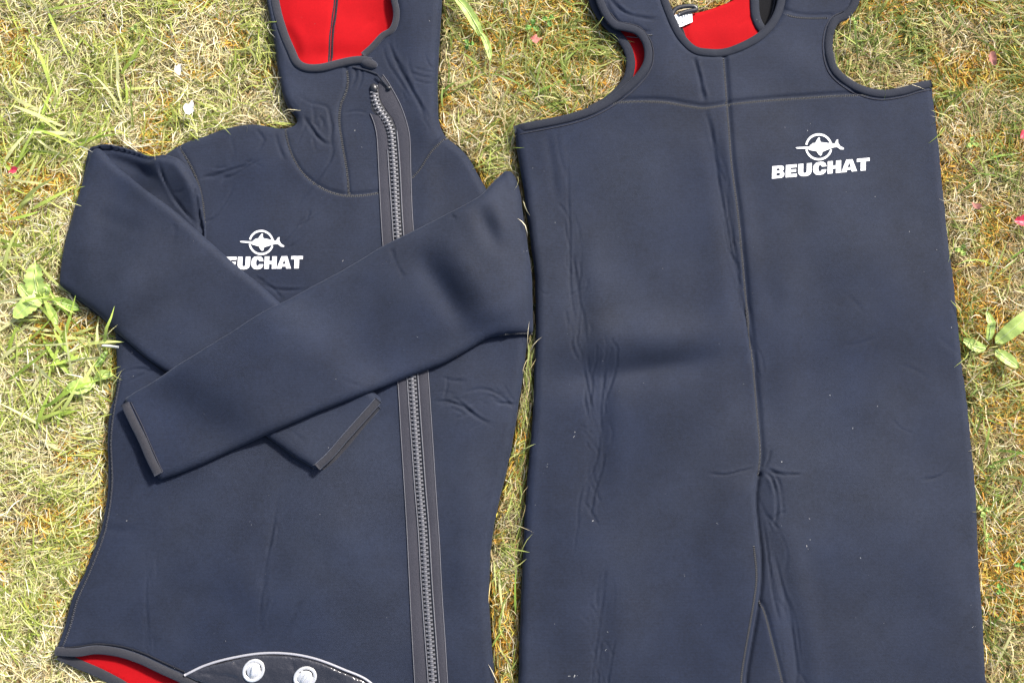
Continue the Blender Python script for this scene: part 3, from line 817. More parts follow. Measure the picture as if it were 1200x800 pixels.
# the other sleeve, on top of all
sheet('upper_sleeve', [[(540, 262), (556, 246), (580, 232), (598, 240), (606, 270), (612, 320), (614, 370), (600, 378), (560, 360), (530, 300)]], NAVY, jacket, 0.03, T=10, r=9, sp=.004, drape=7)
fore2 = [(138, 468), (145, 462), (190, 436), (258, 393), (325, 353), (390, 317), (450, 283), (510, 253), (560, 226), (578, 206), (586, 198), (593, 192), (600, 193), (606, 204), (611, 225), (615, 255), (621, 295), (624.5, 340), (625, 384), (622, 388), (600, 389), (570, 395), (540, 412), (505, 429), (440, 455), (380, 479), (300, 513), (240, 540), (184, 561), (178, 558), (158, 512)]
sheet('sleeve', [fore2], NAVY, jacket, 0.058, T=13, r=10, drape=11, und=(1.5, .09, 43),
      feats=[crease([(478, 275), (500, 310), (520, 340), (540, 372), (552, 405)], 15, 6.0, .75, 1, .45), crease([(552, 222), (570, 262), (590, 305)], 11, 5.5, .7, 1, .5), bump(604, 290, 12, 60, -8, -2), bump(480, 350, 40, 30, 0, 2.0),
             crease([(525, 243), (529, 250), (535, 255)], 1.6, 1.8, .8, 1), crease([(456, 284), (462, 305), (474, 325)], 3, 1.0), bump(300, 440, 90, 26, -28, 2.2), bump(230, 480, 40, 30, -28, -1),
             crease([(395, 440), (410, 448), (424, 452)], 3, .7), bump(560, 370, 40, 15, -15, 2)])
stitches([(624, 385), (600, 386), (585, 388)], 0.058, jacket, THREAD, name='seam', off=-2.0, ln=2.2)
binding([(141, 472), (148, 487), (162, 515), (172, 538), (181, 556)], .058, jacket, TAPE, 10, 6.5, 'cuff_binding', lift=.6)
cord('cuff_stitching', [(148, 470), (160, 494), (173, 524), (186, 553)], .058, THREADD, jacket, .0006, .0003)

# ================================================================== WETSUIT OVERALLS
oc = W(880, 450, 0)
over = thing('wetsuit_overalls', 'sleeveless navy neoprene long john wetsuit with red lining, laid flat right of the jacket', 'wetsuit overalls', (oc[0], oc[1], Z0))
ZO = 0.026
# back layer with straps, lining side up
back = [(686, -110), (683, -60), (688, -20), (694, 6), (708, 28), (726, 46), (736, 62), (738, 80), (731, 98), (712, 116), (690, 128), (720, 180), (950, 180), (960, 90), (915, 60), (899, 42), (889, 30), (885, 14), (884, -30), (884, -100), (875, -100), (868, -60), (866, -8), (840, 8), (808, 16), (786, 14), (772, -10), (765, -110)]
GAPSHADE = fabric('gap_shade_black', (0.004, 0.004, 0.005), sheen=.02, spec=.15, lint=.1)  # near-black colour standing in for shade in the strap gap
sheet('strap_gap_shade', [[(878, -110), (872, -20), (876, 30), (900, 56), (930, 40), (940, -20), (944, -110)]], GAPSHADE, over, .015, T=3, r=3, sp=.004, und=(.4, .05, 52))  # added sheet: shade over the ground in this gap, put into colour
sheet('back_lining', [back], RED, over, .017, T=6, r=4, sp=.003, und=(1.2, .05, 51),
      feats=[crease([(862, 32), (872, 26), (880, 18)], 3, 1.0), groove([(800, 30), (804, 44), (808, 60)], 1.6, .8), bump(830, 40, 40, 16, -10, 2)])
binding([(684, -110), (682, -60), (688, -20), (694, 6), (708, 28), (725, 46), (734, 61), (736, 78), (730, 96), (712, 114), (690, 127)], .02, over, TAPEN, 11, 4.6, 'strap_binding', lift=.8, side=-3)
binding([(884, -100), (884, -30), (885, 14), (889, 28), (898, 40), (912, 56)], .02, over, TAPEN, 11, 4.6, 'strap_binding', lift=.8, side=0)

over_out = [
    (602, 147), (603, 147), (640, 140), (668, 134), (692, 126), (716, 113), (738, 96), (752, 80), (757, 66), (755, 50), (746, 38), (732, 34), (720, 31), (709, 19), (700, 0), (695, -30), (698, -90), (705, -110), (750, -112), (760, -100),
    (768, -60), (775, -12), (785, 18), (797, 42), (813, 58), (832, 62), (852, 61), (872, 54), (893, 42), (908, 26), (917, 6), (921, -20), (928, -80), (936, -112), (975, -114), (1000, -100),
    (1010, -60), (1010, -20), (1004, 4), (994, 18), (982, 24), (976, 36), (974, 56), (979, 77), (992, 91), (1012, 102), (1034, 107), (1058, 104), (1078, 98), (1093, 95), (1094, 96),
    (1100, 150), (1106, 210), (1113, 280), (1122, 350), (1131, 440), (1138, 500), (1144, 560), (1148, 640), (1153, 720), (1158, 800), (1164, 900), (1168, 1000), (1167, 1002),
    (880, 1004), (605, 1002), (604, 1000), (606, 900), (608, 800), (610, 720), (613, 640), (618, 560), (623, 500), (627, 440), (628, 390), (627, 330), (620, 265), (610, 200)]
yoke_seam = [(700, 124), (722, 118.5), (745, 117), (780, 118), (806, 122), (828, 124.5), (860, 120), (900, 116), (950, 112.5), (990, 110), (1028, 109)]
ctr_seam = [(849, 66), (851, 90), (853, 120), (855, 150), (858, 190), (866, 250), (872, 310), (878, 370), (884, 430), (889, 490), (892, 530), (890, 556)]
crotch = [(890, 545), (887, 562), (885, 590), (888, 620), (891, 655), (890, 690), (884, 730), (877, 770), (873, 800), (868, 900), (864, 1000)]
inseam = [(893, 706), (899, 722), (907, 755), (918, 800), (935, 880), (950, 1000)]
of = [groove(yoke_seam, 1.8, 1.1), groove(ctr_seam, 2.2, 1.6), groove(inseam, 1.6, 1.0), groove([(889, 556), (886, 575), (886, 600), (889, 625), (892, 655), (891, 690), (885, 730), (878, 770), (874, 800), (869, 900)], 1.9, 3.0),
      groove([(722, 35), (740, 37), (760, 38)], 1.4, .7), groove([(917, 10), (930, 16), (950, 18), (974, 18)], 1.4, .7),
      step(crotch, -4.5, 3.5, 16, 34, .08),
      bump(720, 300, 80, 120, 0, 2.5), bump(750, 396, 74, 24, -3, 8), bump(768, 431, 60, 15, -9, -7.5), bump(700, 442, 60, 20, -4, -3.0), bump(690, 440, 40, 24, 0, -2.5), bump(800, 500, 80, 60, 0, 3), bump(1010, 640, 70, 80, -30, 3), bump(1000, 300, 60, 120, 0, 3), bump(920, 400, 22, 160, 0, 2.5),
      bump(1060, 500, 50, 90, 0, -2), bump(740, 700, 80, 120, 0, 3), bump(845, 330, 20, 200, 0, 1.8), bump(1080, 200, 30, 80, 0, -1.2), bump(780, 90, 30, 30, 0, 2.5), bump(930, 70, 30, 26, 0, 2), bump(735, 10, 28, 40, 0, 1.5), bump(640, 560, 22, 200, 0, -1.5),
      # long fold beside the centre seam
      crease([(811, 64), (817, 82), (822, 105), (824, 122)], 3.6, 2.6, .7, 1), crease([(822, 120), (832, 150), (840, 200), (850, 260)], 3.0, 1.5, .6, 1, .3), crease([(838, 196), (847, 240), (856, 290), (868, 340), (877, 400)], 2.0, 1.5, .7, 1, .2), crease([(846, 200), (852, 240), (862, 300), (872, 350)], 2.0, 1.2, .6, 1),
      crease([(818, 82), (824, 100), (826, 120)], 2, 1), crease([(866, 330), (874, 370), (880, 420)], 1.8, 1.2),
      # crumpled column down the left side
      crease([(665, 180), (666, 230), (668, 280), (668, 330), (672, 365), (676, 395)], 2.0, 1.2, .6, 1), crease([(672, 300), (676, 330), (680, 360), (676, 392)], 1.8, 1.2), crease([(680, 320), (678, 345), (684, 372), (688, 410)], 1.8, 1.0),
      crease([(683, 425), (687, 445), (692, 470), (698, 490)], 2.0, 1.8, .7, 1), crease([(690, 432), (694, 450), (692, 480), (700, 505)], 1.8, 1.6), crease([(722, 400), (722, 430), (716, 450), (708, 475)], 2.2, 1.8), crease([(712, 420), (708, 445), (704, 480), (705, 520)], 2.0, 1.4),
      crease([(685, 450), (688, 480), (696, 505)], 1.8, 1.2), crease([(702, 500), (701, 530), (694, 552), (682, 570)], 2.0, 1.5), crease([(707, 515), (706, 545), (697, 575), (690, 610)], 2.0, 1.2), crease([(680, 600), (675, 625), (672, 650)], 2.2, 1.2), crease([(685, 560), (678, 590), (676, 620)], 2.0, .9),
      crease([(710, 660), (706, 700), (702, 730), (694, 790), (692, 840)], 2.2, 1.2), crease([(722, 740), (717, 765), (712, 800), (710, 850)], 2.2, 1.5), crease([(705, 745), (702, 775), (700, 820)], 2.0, 1.2), 
      crease([(630, 338), (640, 345), (650, 343)], 2, .8),
      crease([(680, 380), (676, 400), (684, 420)], 1.6, 1.2), crease([(697, 395), (699, 420), (694, 440), (700, 462)], 1.5, 1.1),
      # crotch star
      crease([(826, 554), (850, 556), (866, 552), (884, 548)], 2.2, 1.9, .6, 1), crease([(897, 548), (906, 553), (918, 556), (942, 555)], 2.4, 2.4, .7, 1, .3), crease([(894, 552), (904, 560), (909, 580), (910, 600), (905, 620)], 2.2, 2.4, .7, -1, .2), crease([(902, 552), (911, 562), (916, 585), (917, 610)], 2.0, 1.8, .6, -1),
      crease([(893, 552), (899, 540), (903, 525)], 2.0, 1.5), crease([(892, 600), (899, 640), (905, 690), (915, 735)], 2.0, 1.8, .6, 1), crease([(897, 600), (904, 610), (914, 622)], 2, 1.6), crease([(905, 640), (915, 680), (926, 720), (932, 770), (934, 820)], 2.2, 1.6, .6, 1), crease([(900, 650), (908, 690), (914, 715)], 1.8, 1.2), crease([(920, 690), (932, 730), (938, 780)], 2.0, 1.0),
      crease([(900, 612), (912, 602), (922, 598)], 2.0, 1.2),
      crease([(1075, 562), (1095, 560), (1108, 552), (1115, 538)], 2.2, 1.0),
      # strap folds
      crease([(703, -20), (716, 2), (732, 16), (752, 22), (775, 24)], 2.6, 2.0, .7, 1), crease([(708, -10), (714, 12), (722, 24), (730, 30)], 2.4, 1.4), crease([(738, 28), (742, 24), (748, 20)], 2, 1), crease([(905, 20), (912, 15), (925, 12)], 2, 1.0),
      crease([(990, 100), (1010, 112), (1030, 114)], 2.4, 1.0), crease([(640, 150), (646, 190), (652, 240)], 5, .8), crease([(652, 150), (655, 180), (664, 210)], 4, .6)]
of += crumple([(667, 250), (672, 350), (684, 430), (697, 510), (690, 600)], 46, (12, 42), 5, 3)
of += crumple([(712, 400), (706, 450), (702, 520)], 16, (14, 40), 5, 4)
of += crumple([(704, 660), (704, 740), (700, 850)], 16, (20, 60), 8, 5, dep=1.0)
of += crumple([(838, 150), (852, 240), (868, 330), (882, 420), (886, 500)], 26, (25, 70), 3.5, 6, dep=1.1, ang=.12)
of += crumple([(900, 600), (912, 680), (928, 760), (940, 860)], 18, (25, 70), 6, 7, dep=1.1, ang=.12)
of += crumple([(640, 560), (660, 700), (650, 800)], 8, (20, 60), 20, 8, dep=.5) + crumple([(1000, 250), (1050, 600)], 8, (20, 50), 60, 9, w=3, dep=.5, ang=1)
of += [crease([(668, 240), (676, 350), (690, 430), (700, 510), (690, 620)], 13, 1.8, .8, 1), crease([(716, 390), (712, 450), (702, 530)], 9, 1.3, .7, -1), crease([(704, 660), (704, 740), (700, 880)], 12, 1.4, .7, 1),
       crease([(820, 120), (840, 200), (858, 300), (880, 420)], 10, 2.0, .8, 1), crease([(905, 600), (916, 680), (932, 760), (944, 880)], 10, 1.8, .7, 1)]
cs = np.array(ctr_seam + crotch[1:])
right_loop = [tuple(p) for p in cs[::-1]] 
sheet('body_panel', [over_out], NAVY, over, ZO, T=16, r=10, feats=of, sp=.0016, und=(1.6, .10, 61),
      split=[('chest_yoke', [(560, -200), (1100, -200), (1100, 90), (1030, 108), (950, 112.5), (860, 120), (828, 124.5), (806, 122), (780, 118), (745, 117), (722, 118.5), (700, 124), (660, 90)]),
             ('body_panel', [(853, 120), (855, 150), (858, 190), (866, 250), (872, 310), (878, 370), (884, 430), (889, 490), (892, 530), (890, 556)] + crotch[1:] + [(864, 1100), (1300, 1100), (1300, 80), (1028, 100), (860, 118)])])
stitches(yoke_seam, ZO+.012, over, THREAD, name='seam', ln=3.0)
stitches(ctr_seam, ZO+.012, over, THREAD, name='seam', ln=3.0)
stitches(inseam, ZO+.012, over, THREAD, name='seam', ln=2.2)
stitches([(887, 640), (890, 670), (889, 692), (883, 730), (876, 770), (872, 800), (867, 900)], ZO+.012, over, THREAD, name='seam', ln=2.0, off=2.5)
cord('strap_seam', [(736, 36.5), (748, 37.5), (766, 38.5)], ZO+.012, THREAD, over, .0005, .0005)
stitches([(917, 10), (930, 16), (950, 18), (972, 18)], ZO+.012, over, THREAD, name='seam', ln=1.6)

B_arm_l = [(602, 147), (640, 140), (668, 134), (692, 126), (716, 113), (738, 96), (752, 80), (757, 66), (755, 50), (746, 38), (732, 34), (720, 31), (709, 19), (700, 0), (695, -30), (698, -100)]
binding(B_arm_l, ZO+.006, over, TAPEN, 10, 4.4, 'armhole_binding', side=3.2, lift=.2)
B_neck = [(760, -100), (768, -60), (775, -12), (785, 18), (797, 42), (813, 58), (832, 62), (852, 61), (872, 54), (893, 42), (908, 26), (917, 6), (921, -20), (928, -80), (934, -108)]
binding(B_neck, ZO+.006, over, TAPEN, 10, 4.4, 'neck_binding', side=-1.5, lift=.2)
B_arm_r = [(1000, -100), (1010, -60), (1010, -20), (1004, 4), (994, 18), (982, 24), (976, 36), (974, 56), (979, 77), (992, 91), (1012, 102), (1034, 107), (1058, 104), (1078, 98), (1093, 95)]
binding(B_arm_r, ZO+.006, over, TAPEN, 10, 4.4, 'armhole_binding', side=2.0, lift=.2)
def off_cord(P, off, **k):
    L = np.array(P, float); t = np.gradient(L, axis=0); t /= np.linalg.norm(t, axis=1)[:, None]
    Q = L + np.stack([-t[:, 1], t[:, 0]], -1)*off
    cord('binding_stitch', Q.tolist(), ZO+.010, THREADD, over, .0006, .0004)
off_cord(B_arm_l[:-3], 9.5)
off_cord(B_neck[2:-2], -7)
off_cord(B_arm_r[4:], 8)

# label and hanging loop in the neck
lab_px = [(789, 34), (787, 22), (798, 17), (811, 11), (811.5, 25), (800, 31)]
lab = decal('care_label', [[(790, 35), (787.5, 19), (811, 11), (811.5, 26)]], WLABEL, over, .022, .0035, .003, curve=False, th=.0006)
INK = plain('label_print', (0.12, 0.14, 0.16), .7)
for (x, y, w_, h_) in ((799, 18.5, 1.6, 3), (802, 17.3, 1.4, 3), (805, 16.2, 1.6, 2.6), (793, 24, 1.3, 4), (794.6, 28.5, 2, 1.2), (798.5, 26.8, 2.4, 1.2)):
    decal('print_mark', [[(x, y), (x+w_, y-w_*.35), (x+w_, y-w_*.35+h_), (x, y+h_)]], INK, lab, .022, .0040, .002, curve=False, th=.0002)
L = even_resample(wpath([(790, 24), (788, 16), (793, 8), (803, 5), (815, 5), (817, 9), (806, 11), (796, 15)], .03), .002)
V, F = sweep(np.column_stack([L, topz(L[:, 0], L[:, 1]).clip(.018)+.004]), [(.0028*math.cos(a), .0018*math.sin(a)) for a in np.linspace(0, 2*math.pi, 9)[:-1]])
mk('hanging_loop', V, F, BLACKP, over)
stitches([(799, 32), (803, 44), (808, 60)], .022, over, THREADD, 2.4, 2.6, .9, .3, name='lining_seam')
logo(over, 907, 207, 115, 14.6, 0.088, 962.5, 169.3, 16, 0, ZO+.015, skew=.03)

# ================================================================== LAWN
def grass_mat(name, rough=0.6, trans=0.25):
    m, nt, b = newmat(name)
    N = nt.nodes.new; L = nt.links.new
    at = N('ShaderNodeAttribute'); at.attribute_name = 'Col'
    L(at.outputs['Color'], b.inputs['Base Color'])
    b.inputs['Roughness'].default_value = rough
    b.inputs['Specular IOR Level'].default_value = 0.35
    tr = N('ShaderNodeBsdfTranslucent'); L(at.outputs['Color'], tr.inputs['Color'])
    mx = N('ShaderNodeMixShader'); mx.inputs[0].default_value = trans
    out = nt.nodes['Material Output']
    L(b.outputs[0], mx.inputs[1]); L(tr.outputs[0], mx.inputs[2]); L(mx.outputs[0], out.inputs['Surface'])
    return m
GM = grass_mat('grass_blade', .6, .36); SM = grass_mat('straw_blade', .65, .27); MM = grass_mat('moss_shoot', .8, .2)

OCCB = OCC.astype(float)
def occ(x, y):
    inb = (x > X0) & (x < X0+RES*(NX-2)) & (y > Y0) & (y < Y0+RES*(NY-2))
    return (samp(OCCB, x, y) > .3) & inb

def blades(name, root, az, ln, wd, rise, droop, curl, col, mat, label, over_ok, nseg=4, z0=None):
    """root Nx2, az, ln, wd (m), rise slope, droop, lateral curl; everything vectorised"""
    N = len(root)
    t = np.linspace(0, 1, nseg+1)
    def path(root, az, ln, rise, droop, curl):
        a = az[:, None] + curl[:, None]*t[None]
        st = ln[:, None]/nseg
        dx = np.cos(a)*st; dy = np.sin(a)*st
        x = root[:, 0:1] + np.concatenate([np.zeros((len(az), 1)), np.cumsum(dx[:, :-1], 1)], 1)
        y = root[:, 1:2] + np.concatenate([np.zeros((len(az), 1)), np.cumsum(dy[:, :-1], 1)], 1)
        z = (rise[:, None]*t[None] - droop[:, None]*t[None]**2)*ln[:, None]
        return x, y, z
    az = az.copy()
    for k in range(7):
        x, y, z = path(root, az, ln, rise, droop, curl)
        oo = occ(x, y); bad = np.where(over_ok & (ln > .024), oo[:, :-2].any(1), oo.any(1))
        if k < 6: az[bad] = RNG.uniform(0, 6.283, bad.sum())
    keep = ~bad & ~occ(root[:, 0], root[:, 1])
    x, y, z = x[keep], y[keep], z[keep]
    ln, wd, col, az, curl = ln[keep], wd[keep], col[keep], az[keep], curl[keep]
    zb = (RNG.uniform(0.000, 0.012, len(ln)) if z0 is None else z0[keep])
    z = np.maximum(z + zb[:, None], 0.001)
    o_ = occ(x, y)
    if o_.any():
        hh = np.where(o_, samp(H, x.ravel(), y.ravel()).reshape(x.shape) + .0018, 0)
        row = o_.any(1); tg = hh.max(1)[row]
        z[row] = zb[row][:, None] + (tg - zb[row])[:, None]*np.clip(t[None]/.5, 0, 1)**.8
    a = az[:, None] + curl[:, None]*t[None]
    prof = np.array([0.7, 1.0, 0.9, 0.6, 0.08]) if nseg == 4 else np.array([0.8, 1.0, 0.6, 0.08])[:nseg+1]
    hw = wd[:, None]*prof[None]/2
    tw = RNG.uniform(-1.1, 1.1, len(ln))[:, None] + RNG.normal(0, .5, len(ln))[:, None]*t[None]
    nx = -np.sin(a)*np.cos(tw)*hw; ny = np.cos(a)*np.cos(tw)*hw; nz = np.sin(tw)*hw
    Pl = np.stack([x+nx, y+ny, z+nz], -1); Pr = np.stack([x-nx, y-ny, z-nz], -1)
    V = np.stack([Pl, Pr], 2).reshape(-1, 3)                       # N,(seg+1),2,3
    n = len(ln); k2 = (nseg+1)*2
    base = (np.arange(n)*k2)[:, None, None]
    q = np.array([[2*s, 2*s+1, 2*s+3, 2*s+2] for s in range(nseg)])[None]
    Fq = (base+q).reshape(-1, 4)
    me = bpy.data.meshes.new(name)
    me.vertices.add(len(V)); me.vertices.foreach_set('co', V.ravel())
    me.loops.add(len(Fq)*4); me.loops.foreach_set('vertex_index', Fq.ravel().astype(np.int32))
    me.polygons.add(len(Fq)); me.polygons.foreach_set('loop_start', np.arange(0, len(Fq)*4, 4, dtype=np.int32))
    me.polygons.foreach_set('loop_total', np.full(len(Fq), 4, np.int32))
    me.polygons.foreach_set('use_smooth', np.ones(len(Fq), bool))
    me.update(calc_edges=True)
    ca = me.color_attributes.new('Col', 'FLOAT_COLOR', 'POINT')
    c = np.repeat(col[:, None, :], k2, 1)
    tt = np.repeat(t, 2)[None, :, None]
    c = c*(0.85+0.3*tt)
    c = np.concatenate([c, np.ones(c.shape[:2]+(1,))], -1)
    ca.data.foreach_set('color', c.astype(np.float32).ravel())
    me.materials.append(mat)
    o = bpy.data.objects.new(name, me); COL.objects.link(o)
    o['kind'] = 'stuff'; o['label'] = label; o['category'] = name.replace('_', ' ')
    return o

def scatter(density_in, density_out):
    """points over the lawn: dense about the suits, thinner further off"""
    a = RNG.uniform([-.70, -.50], [.70, .50], (int(1.4*1.0*density_in), 2))
    b = RNG.uniform([-1.5, -1.2], [1.5, 1.3], (int(3.0*2.5*density_out), 2))
    b = b[(abs(b[:, 0]) > .70) | (abs(b[:, 1]) > .50)]
    p = np.vstack([a, b])
    return p[~occ(p[:, 0], p[:, 1])]

def pal(cols, w, n):
    cols = np.array(cols); i = RNG.choice(len(cols), n, p=np.array(w)/sum(w))
    c = cols[i]*RNG.uniform(.75, 1.15, (n, 1))
    return c

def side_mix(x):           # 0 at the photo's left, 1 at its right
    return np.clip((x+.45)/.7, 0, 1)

# moss and thatch layer, low
p = scatter(170000, 22000)
n = len(p); sm = side_mix(p[:, 0])
mo = vnoise(p[:, 0], p[:, 1], .045, 101) + .5*vnoise(p[:, 0], p[:, 1], .018, 102)
isM = mo > (.36 - .58*sm + RNG.normal(0, .12, n))
cM = pal([(.60, .32, .045), (.62, .42, .07), (.42, .19, .03), (.54, .46, .08)], [4, 3, 2, 2], n)
cT = pal([(.50, .39, .19), (.34, .22, .10), (.60, .51, .29), (.28, .27, .08)], [4, 3, 3, 3], n)
col = np.where(isM[:, None], cM, cT)
blades('moss', p, RNG.uniform(0, 6.283, n), RNG.uniform(.006, .016, n), RNG.uniform(.0008, .0017, n), RNG.uniform(.2, 1.0, n), RNG.uniform(0, .5, n), RNG.normal(0, .8, n), col, MM,
       'orange and brown moss and thatch low between the grass blades', np.zeros(n, bool), nseg=3, z0=RNG.uniform(0, .007, n))

# straw
p = scatter(120000, 12000)
n = len(p); sm = side_mix(p[:, 0])
flow = vnoise(p[:, 0], p[:, 1], .11, 103)*3.2
az = flow + RNG.normal(0, .9, n) + np.where(RNG.random(n) < .10, RNG.uniform(0, 6.283, n), 0)
cl = pal([(.80, .73, .47), (.76, .68, .38), (.66, .56, .30), (.85, .80, .62), (.72, .69, .32)], [4, 4, 2, 4, 4], n)  # left palette paler: overexposed glare painted into the straw colours
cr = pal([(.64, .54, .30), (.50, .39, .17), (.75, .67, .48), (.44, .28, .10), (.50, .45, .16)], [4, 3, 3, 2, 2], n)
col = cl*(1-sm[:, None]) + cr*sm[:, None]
dn = vnoise(p[:, 0], p[:, 1], .06, 104)
mo2 = vnoise(p[:, 0], p[:, 1], .045, 101) + .5*vnoise(p[:, 0], p[:, 1], .018, 102)
k = RNG.random(n) < np.clip(.85+.5*dn, .25, 1)*np.where(mo2 > .5-.3*sm, .35, 1)
p, az, col = p[k], az[k], col[k]; n = len(p)
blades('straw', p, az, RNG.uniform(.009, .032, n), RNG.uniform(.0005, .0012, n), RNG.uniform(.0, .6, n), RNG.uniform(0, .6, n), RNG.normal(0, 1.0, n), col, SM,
       'dry bleached grass blades matted over the lawn, glare at left painted in', RNG.random(n) < .10)

# green
p = scatter(70000, 9000)
n = len(p); sm = side_mix(p[:, 0])
gn = vnoise(p[:, 0], p[:, 1], .07, 105) + .5*vnoise(p[:, 0], p[:, 1], .025, 106)
k = RNG.random(n) < np.clip(.55+.85*gn, .10, 1)
p, sm = p[k], sm[k]; n = len(p)
flow = vnoise(p[:, 0], p[:, 1], .09, 107)*3.5+1
az = flow + RNG.normal(0, .7, n)
cl = pal([(.36, .42, .08), (.50, .54, .14), (.26, .33, .05), (.62, .62, .26)], [3, 4, 2, 3], n)  # left greens lightened too, brightness of the glare put into colour
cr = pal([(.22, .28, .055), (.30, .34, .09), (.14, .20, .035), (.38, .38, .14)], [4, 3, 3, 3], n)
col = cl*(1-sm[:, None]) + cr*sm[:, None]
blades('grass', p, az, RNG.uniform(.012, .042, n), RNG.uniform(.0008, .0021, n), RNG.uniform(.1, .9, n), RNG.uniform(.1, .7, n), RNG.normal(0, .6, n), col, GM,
       'short green lawn grass growing round the suits', RNG.random(n) < .10, z0=RNG.uniform(0, .01, n))

# coarse broad blades, clustered
def cluster(pts, cnt, lo, hi, wlo, whi, cols, spread=.012):
    R, A, Ln, Wd = [], [], [], []
    for (px, py, a, sa) in pts:
        c = W(px, py, .01)
        for _ in range(cnt):
            R.append(c + RNG.normal(0, spread, 2)); A.append(math.radians(a)+RNG.normal(0, sa)); Ln.append(RNG.uniform(lo, hi)); Wd.append(RNG.uniform(wlo, whi))
    n = len(R)
    return np.array(R), np.array(A), np.array(Ln), np.array(Wd), pal(cols, [1]*len(cols), n)
R, A, Ln, Wd, C_ = cluster([(40, 130, 80, 1), (30, 190, 60, .9), (70, 170, 120, .8), (45, 340, 10, .6), (10, 300, 20, .6), (70, 430, 100, .9), (60, 470, 70, .9), (90, 400, 60, .7), (20, 420, 60, 1), (120, 420, 80, .7), (25, 160, -30, .8), (100, 190, 20, 1),
                              (60, 20, 40, 1), (20, 250, 50, 1), (50, 500, 60, 1), (15, 370, 0, .7), (140, 120, 50, 1)], 9, .035, .075, .0028, .0050, [(.40, .50, .10), (.32, .44, .07), (.52, .58, .18), (.62, .62, .30)], .016)
R2, A2, L2, W2, C2 = cluster([(560, 110, 100, .7), (600, 20, 95, .7), (640, 110, 80, .8), (1010, 60, 70, .8), (1060, 130, 60, .9), (1150, 200, 50, .9), (1170, 330, 70, .9), (1170, 480, 60, .9), (1170, 620, 60, .9), (1185, 720, 60, .9), (595, 690, 40, .8), (592, 750, 60, .8), (1120, 30, 80, .7), (1160, 540, 20, .8), (530, 110, 60, .8), (690, 120, 90, .6)], 8, .025, .06, .0016, .0032, [(.20, .32, .05), (.28, .38, .08), (.36, .42, .12), (.46, .46, .20)], .014)
R = np.vstack([R, R2]); A = np.r_[A, A2]; Ln = np.r_[Ln, L2]; Wd = np.r_[Wd, W2]; C_ = np.vstack([C_, C2]); n = len(R)
blades('coarse_grass', R, A, Ln, Wd, RNG.uniform(.2, .7, n), RNG.uniform(.1, .5, n), RNG.normal(0, .45, n), C_, GM, 'broad light green grass blades standing in loose tufts', RNG.random(n) < .10, z0=RNG.uniform(.006, .014, n))

# ground sheet
m, nt, b = newmat('soil')
N = nt.nodes.new; Lk = nt.links.new
tc = N('ShaderNodeTexCoord'); n1 = N('ShaderNodeTexNoise'); n1.inputs['Scale'].default_value = 45; n1.inputs['Detail'].default_value = 8
n2 = N('ShaderNodeTexNoise'); n2.inputs['Scale'].default_value = 260; n2.inputs['Detail'].default_value = 4
Lk(tc.outputs['Object'], n1.inputs['Vector']); Lk(tc.outputs['Object'], n2.inputs['Vector'])
r1 = N('ShaderNodeValToRGB')
e = r1.color_ramp.elements; e[0].position = .3; e[0].color = (.06, .05, .022, 1); e[1].position = .7; e[1].color = (.30, .20, .05, 1)
e2 = r1.color_ramp.elements.new(.5); e2.color = (.13, .13, .04, 1)
Lk(n1.outputs['Fac'], r1.inputs['Fac'])
mx = N('ShaderNodeMix'); mx.data_type = 'RGBA'; mx.blend_type = 'OVERLAY'; mx.inputs['Factor'].default_value = .8
Lk(r1.outputs['Color'], mx.inputs['A']); Lk(n2.outputs['Color'], mx.inputs['B']); Lk(mx.outputs['Result'], b.inputs['Base Color'])
b.inputs['Roughness'].default_value = 1
bp = N('ShaderNodeBump'); bp.inputs['Strength'].default_value = 1; bp.inputs['Distance'].default_value = .006
Lk(n2.outputs['Fac'], bp.inputs['Height']); Lk(bp.outputs['Normal'], b.inputs['Normal'])
S = 25.0; G = 24
V = [(-S + 2*S*i/G, -S + 2*S*j/G, 0) for j in range(G+1) for i in range(G+1)]
F = [[j*(G+1)+i, j*(G+1)+i+1, (j+1)*(G+1)+i+1, (j+1)*(G+1)+i] for j in range(G) for i in range(G)]
gr = mk('ground', V, F, m); gr['kind'] = 'structure'

# ================================================================== SMALL THINGS ON THE LAWN
def leafmat(name, col, rough=.5, tr=.2):
    m, nt, b = newmat(name)
    N = nt.nodes.new; L = nt.links.new
    tc = N('ShaderNodeTexCoord'); n1 = N('ShaderNodeTexNoise'); n1.inputs['Scale'].default_value = 120; n1.inputs['Detail'].default_value = 5
    L(tc.outputs['Object'], n1.inputs['Vector'])
    mr = N('ShaderNodeMapRange'); mr.inputs['To Min'].default_value = .6; mr.inputs['To Max'].default_value = 1.4; L(n1.outputs['Fac'], mr.inputs['Value'])
    mul = N('ShaderNodeMix'); mul.data_type = 'RGBA'; mul.blend_type = 'MULTIPLY'; mul.inputs['Factor'].default_value = 1; mul.inputs['A'].default_value = (*col, 1)
    L(mr.outputs['Result'], mul.inputs['B']); L(mul.outputs['Result'], b.inputs['Base Color'])
    b.inputs['Roughness'].default_value = rough
    bp = N('ShaderNodeBump'); bp.inputs['Strength'].default_value = .5; bp.inputs['Distance'].default_value = .001; L(n1.outputs['Fac'], bp.inputs['Height']); L(bp.outputs['Normal'], b.inputs['Normal'])
    t_ = N('ShaderNodeBsdfTranslucent'); L(mul.outputs['Result'], t_.inputs['Color'])
    mx = N('ShaderNodeMixShader'); mx.inputs[0].default_value = tr
    L(b.outputs[0], mx.inputs[1]); L(t_.outputs[0], mx.inputs[2]); L(mx.outputs[0], nt.nodes['Material Output'].inputs['Surface'])
    return m
LGREEN = leafmat('weed_leaf', (.22, .34, .06)); LPALE = leafmat('pale_weed_leaf', (.36, .48, .12)); LMID = leafmat('midrib', (.45, .55, .22))
CLOV = leafmat('clover_leaf', (.14, .28, .04))
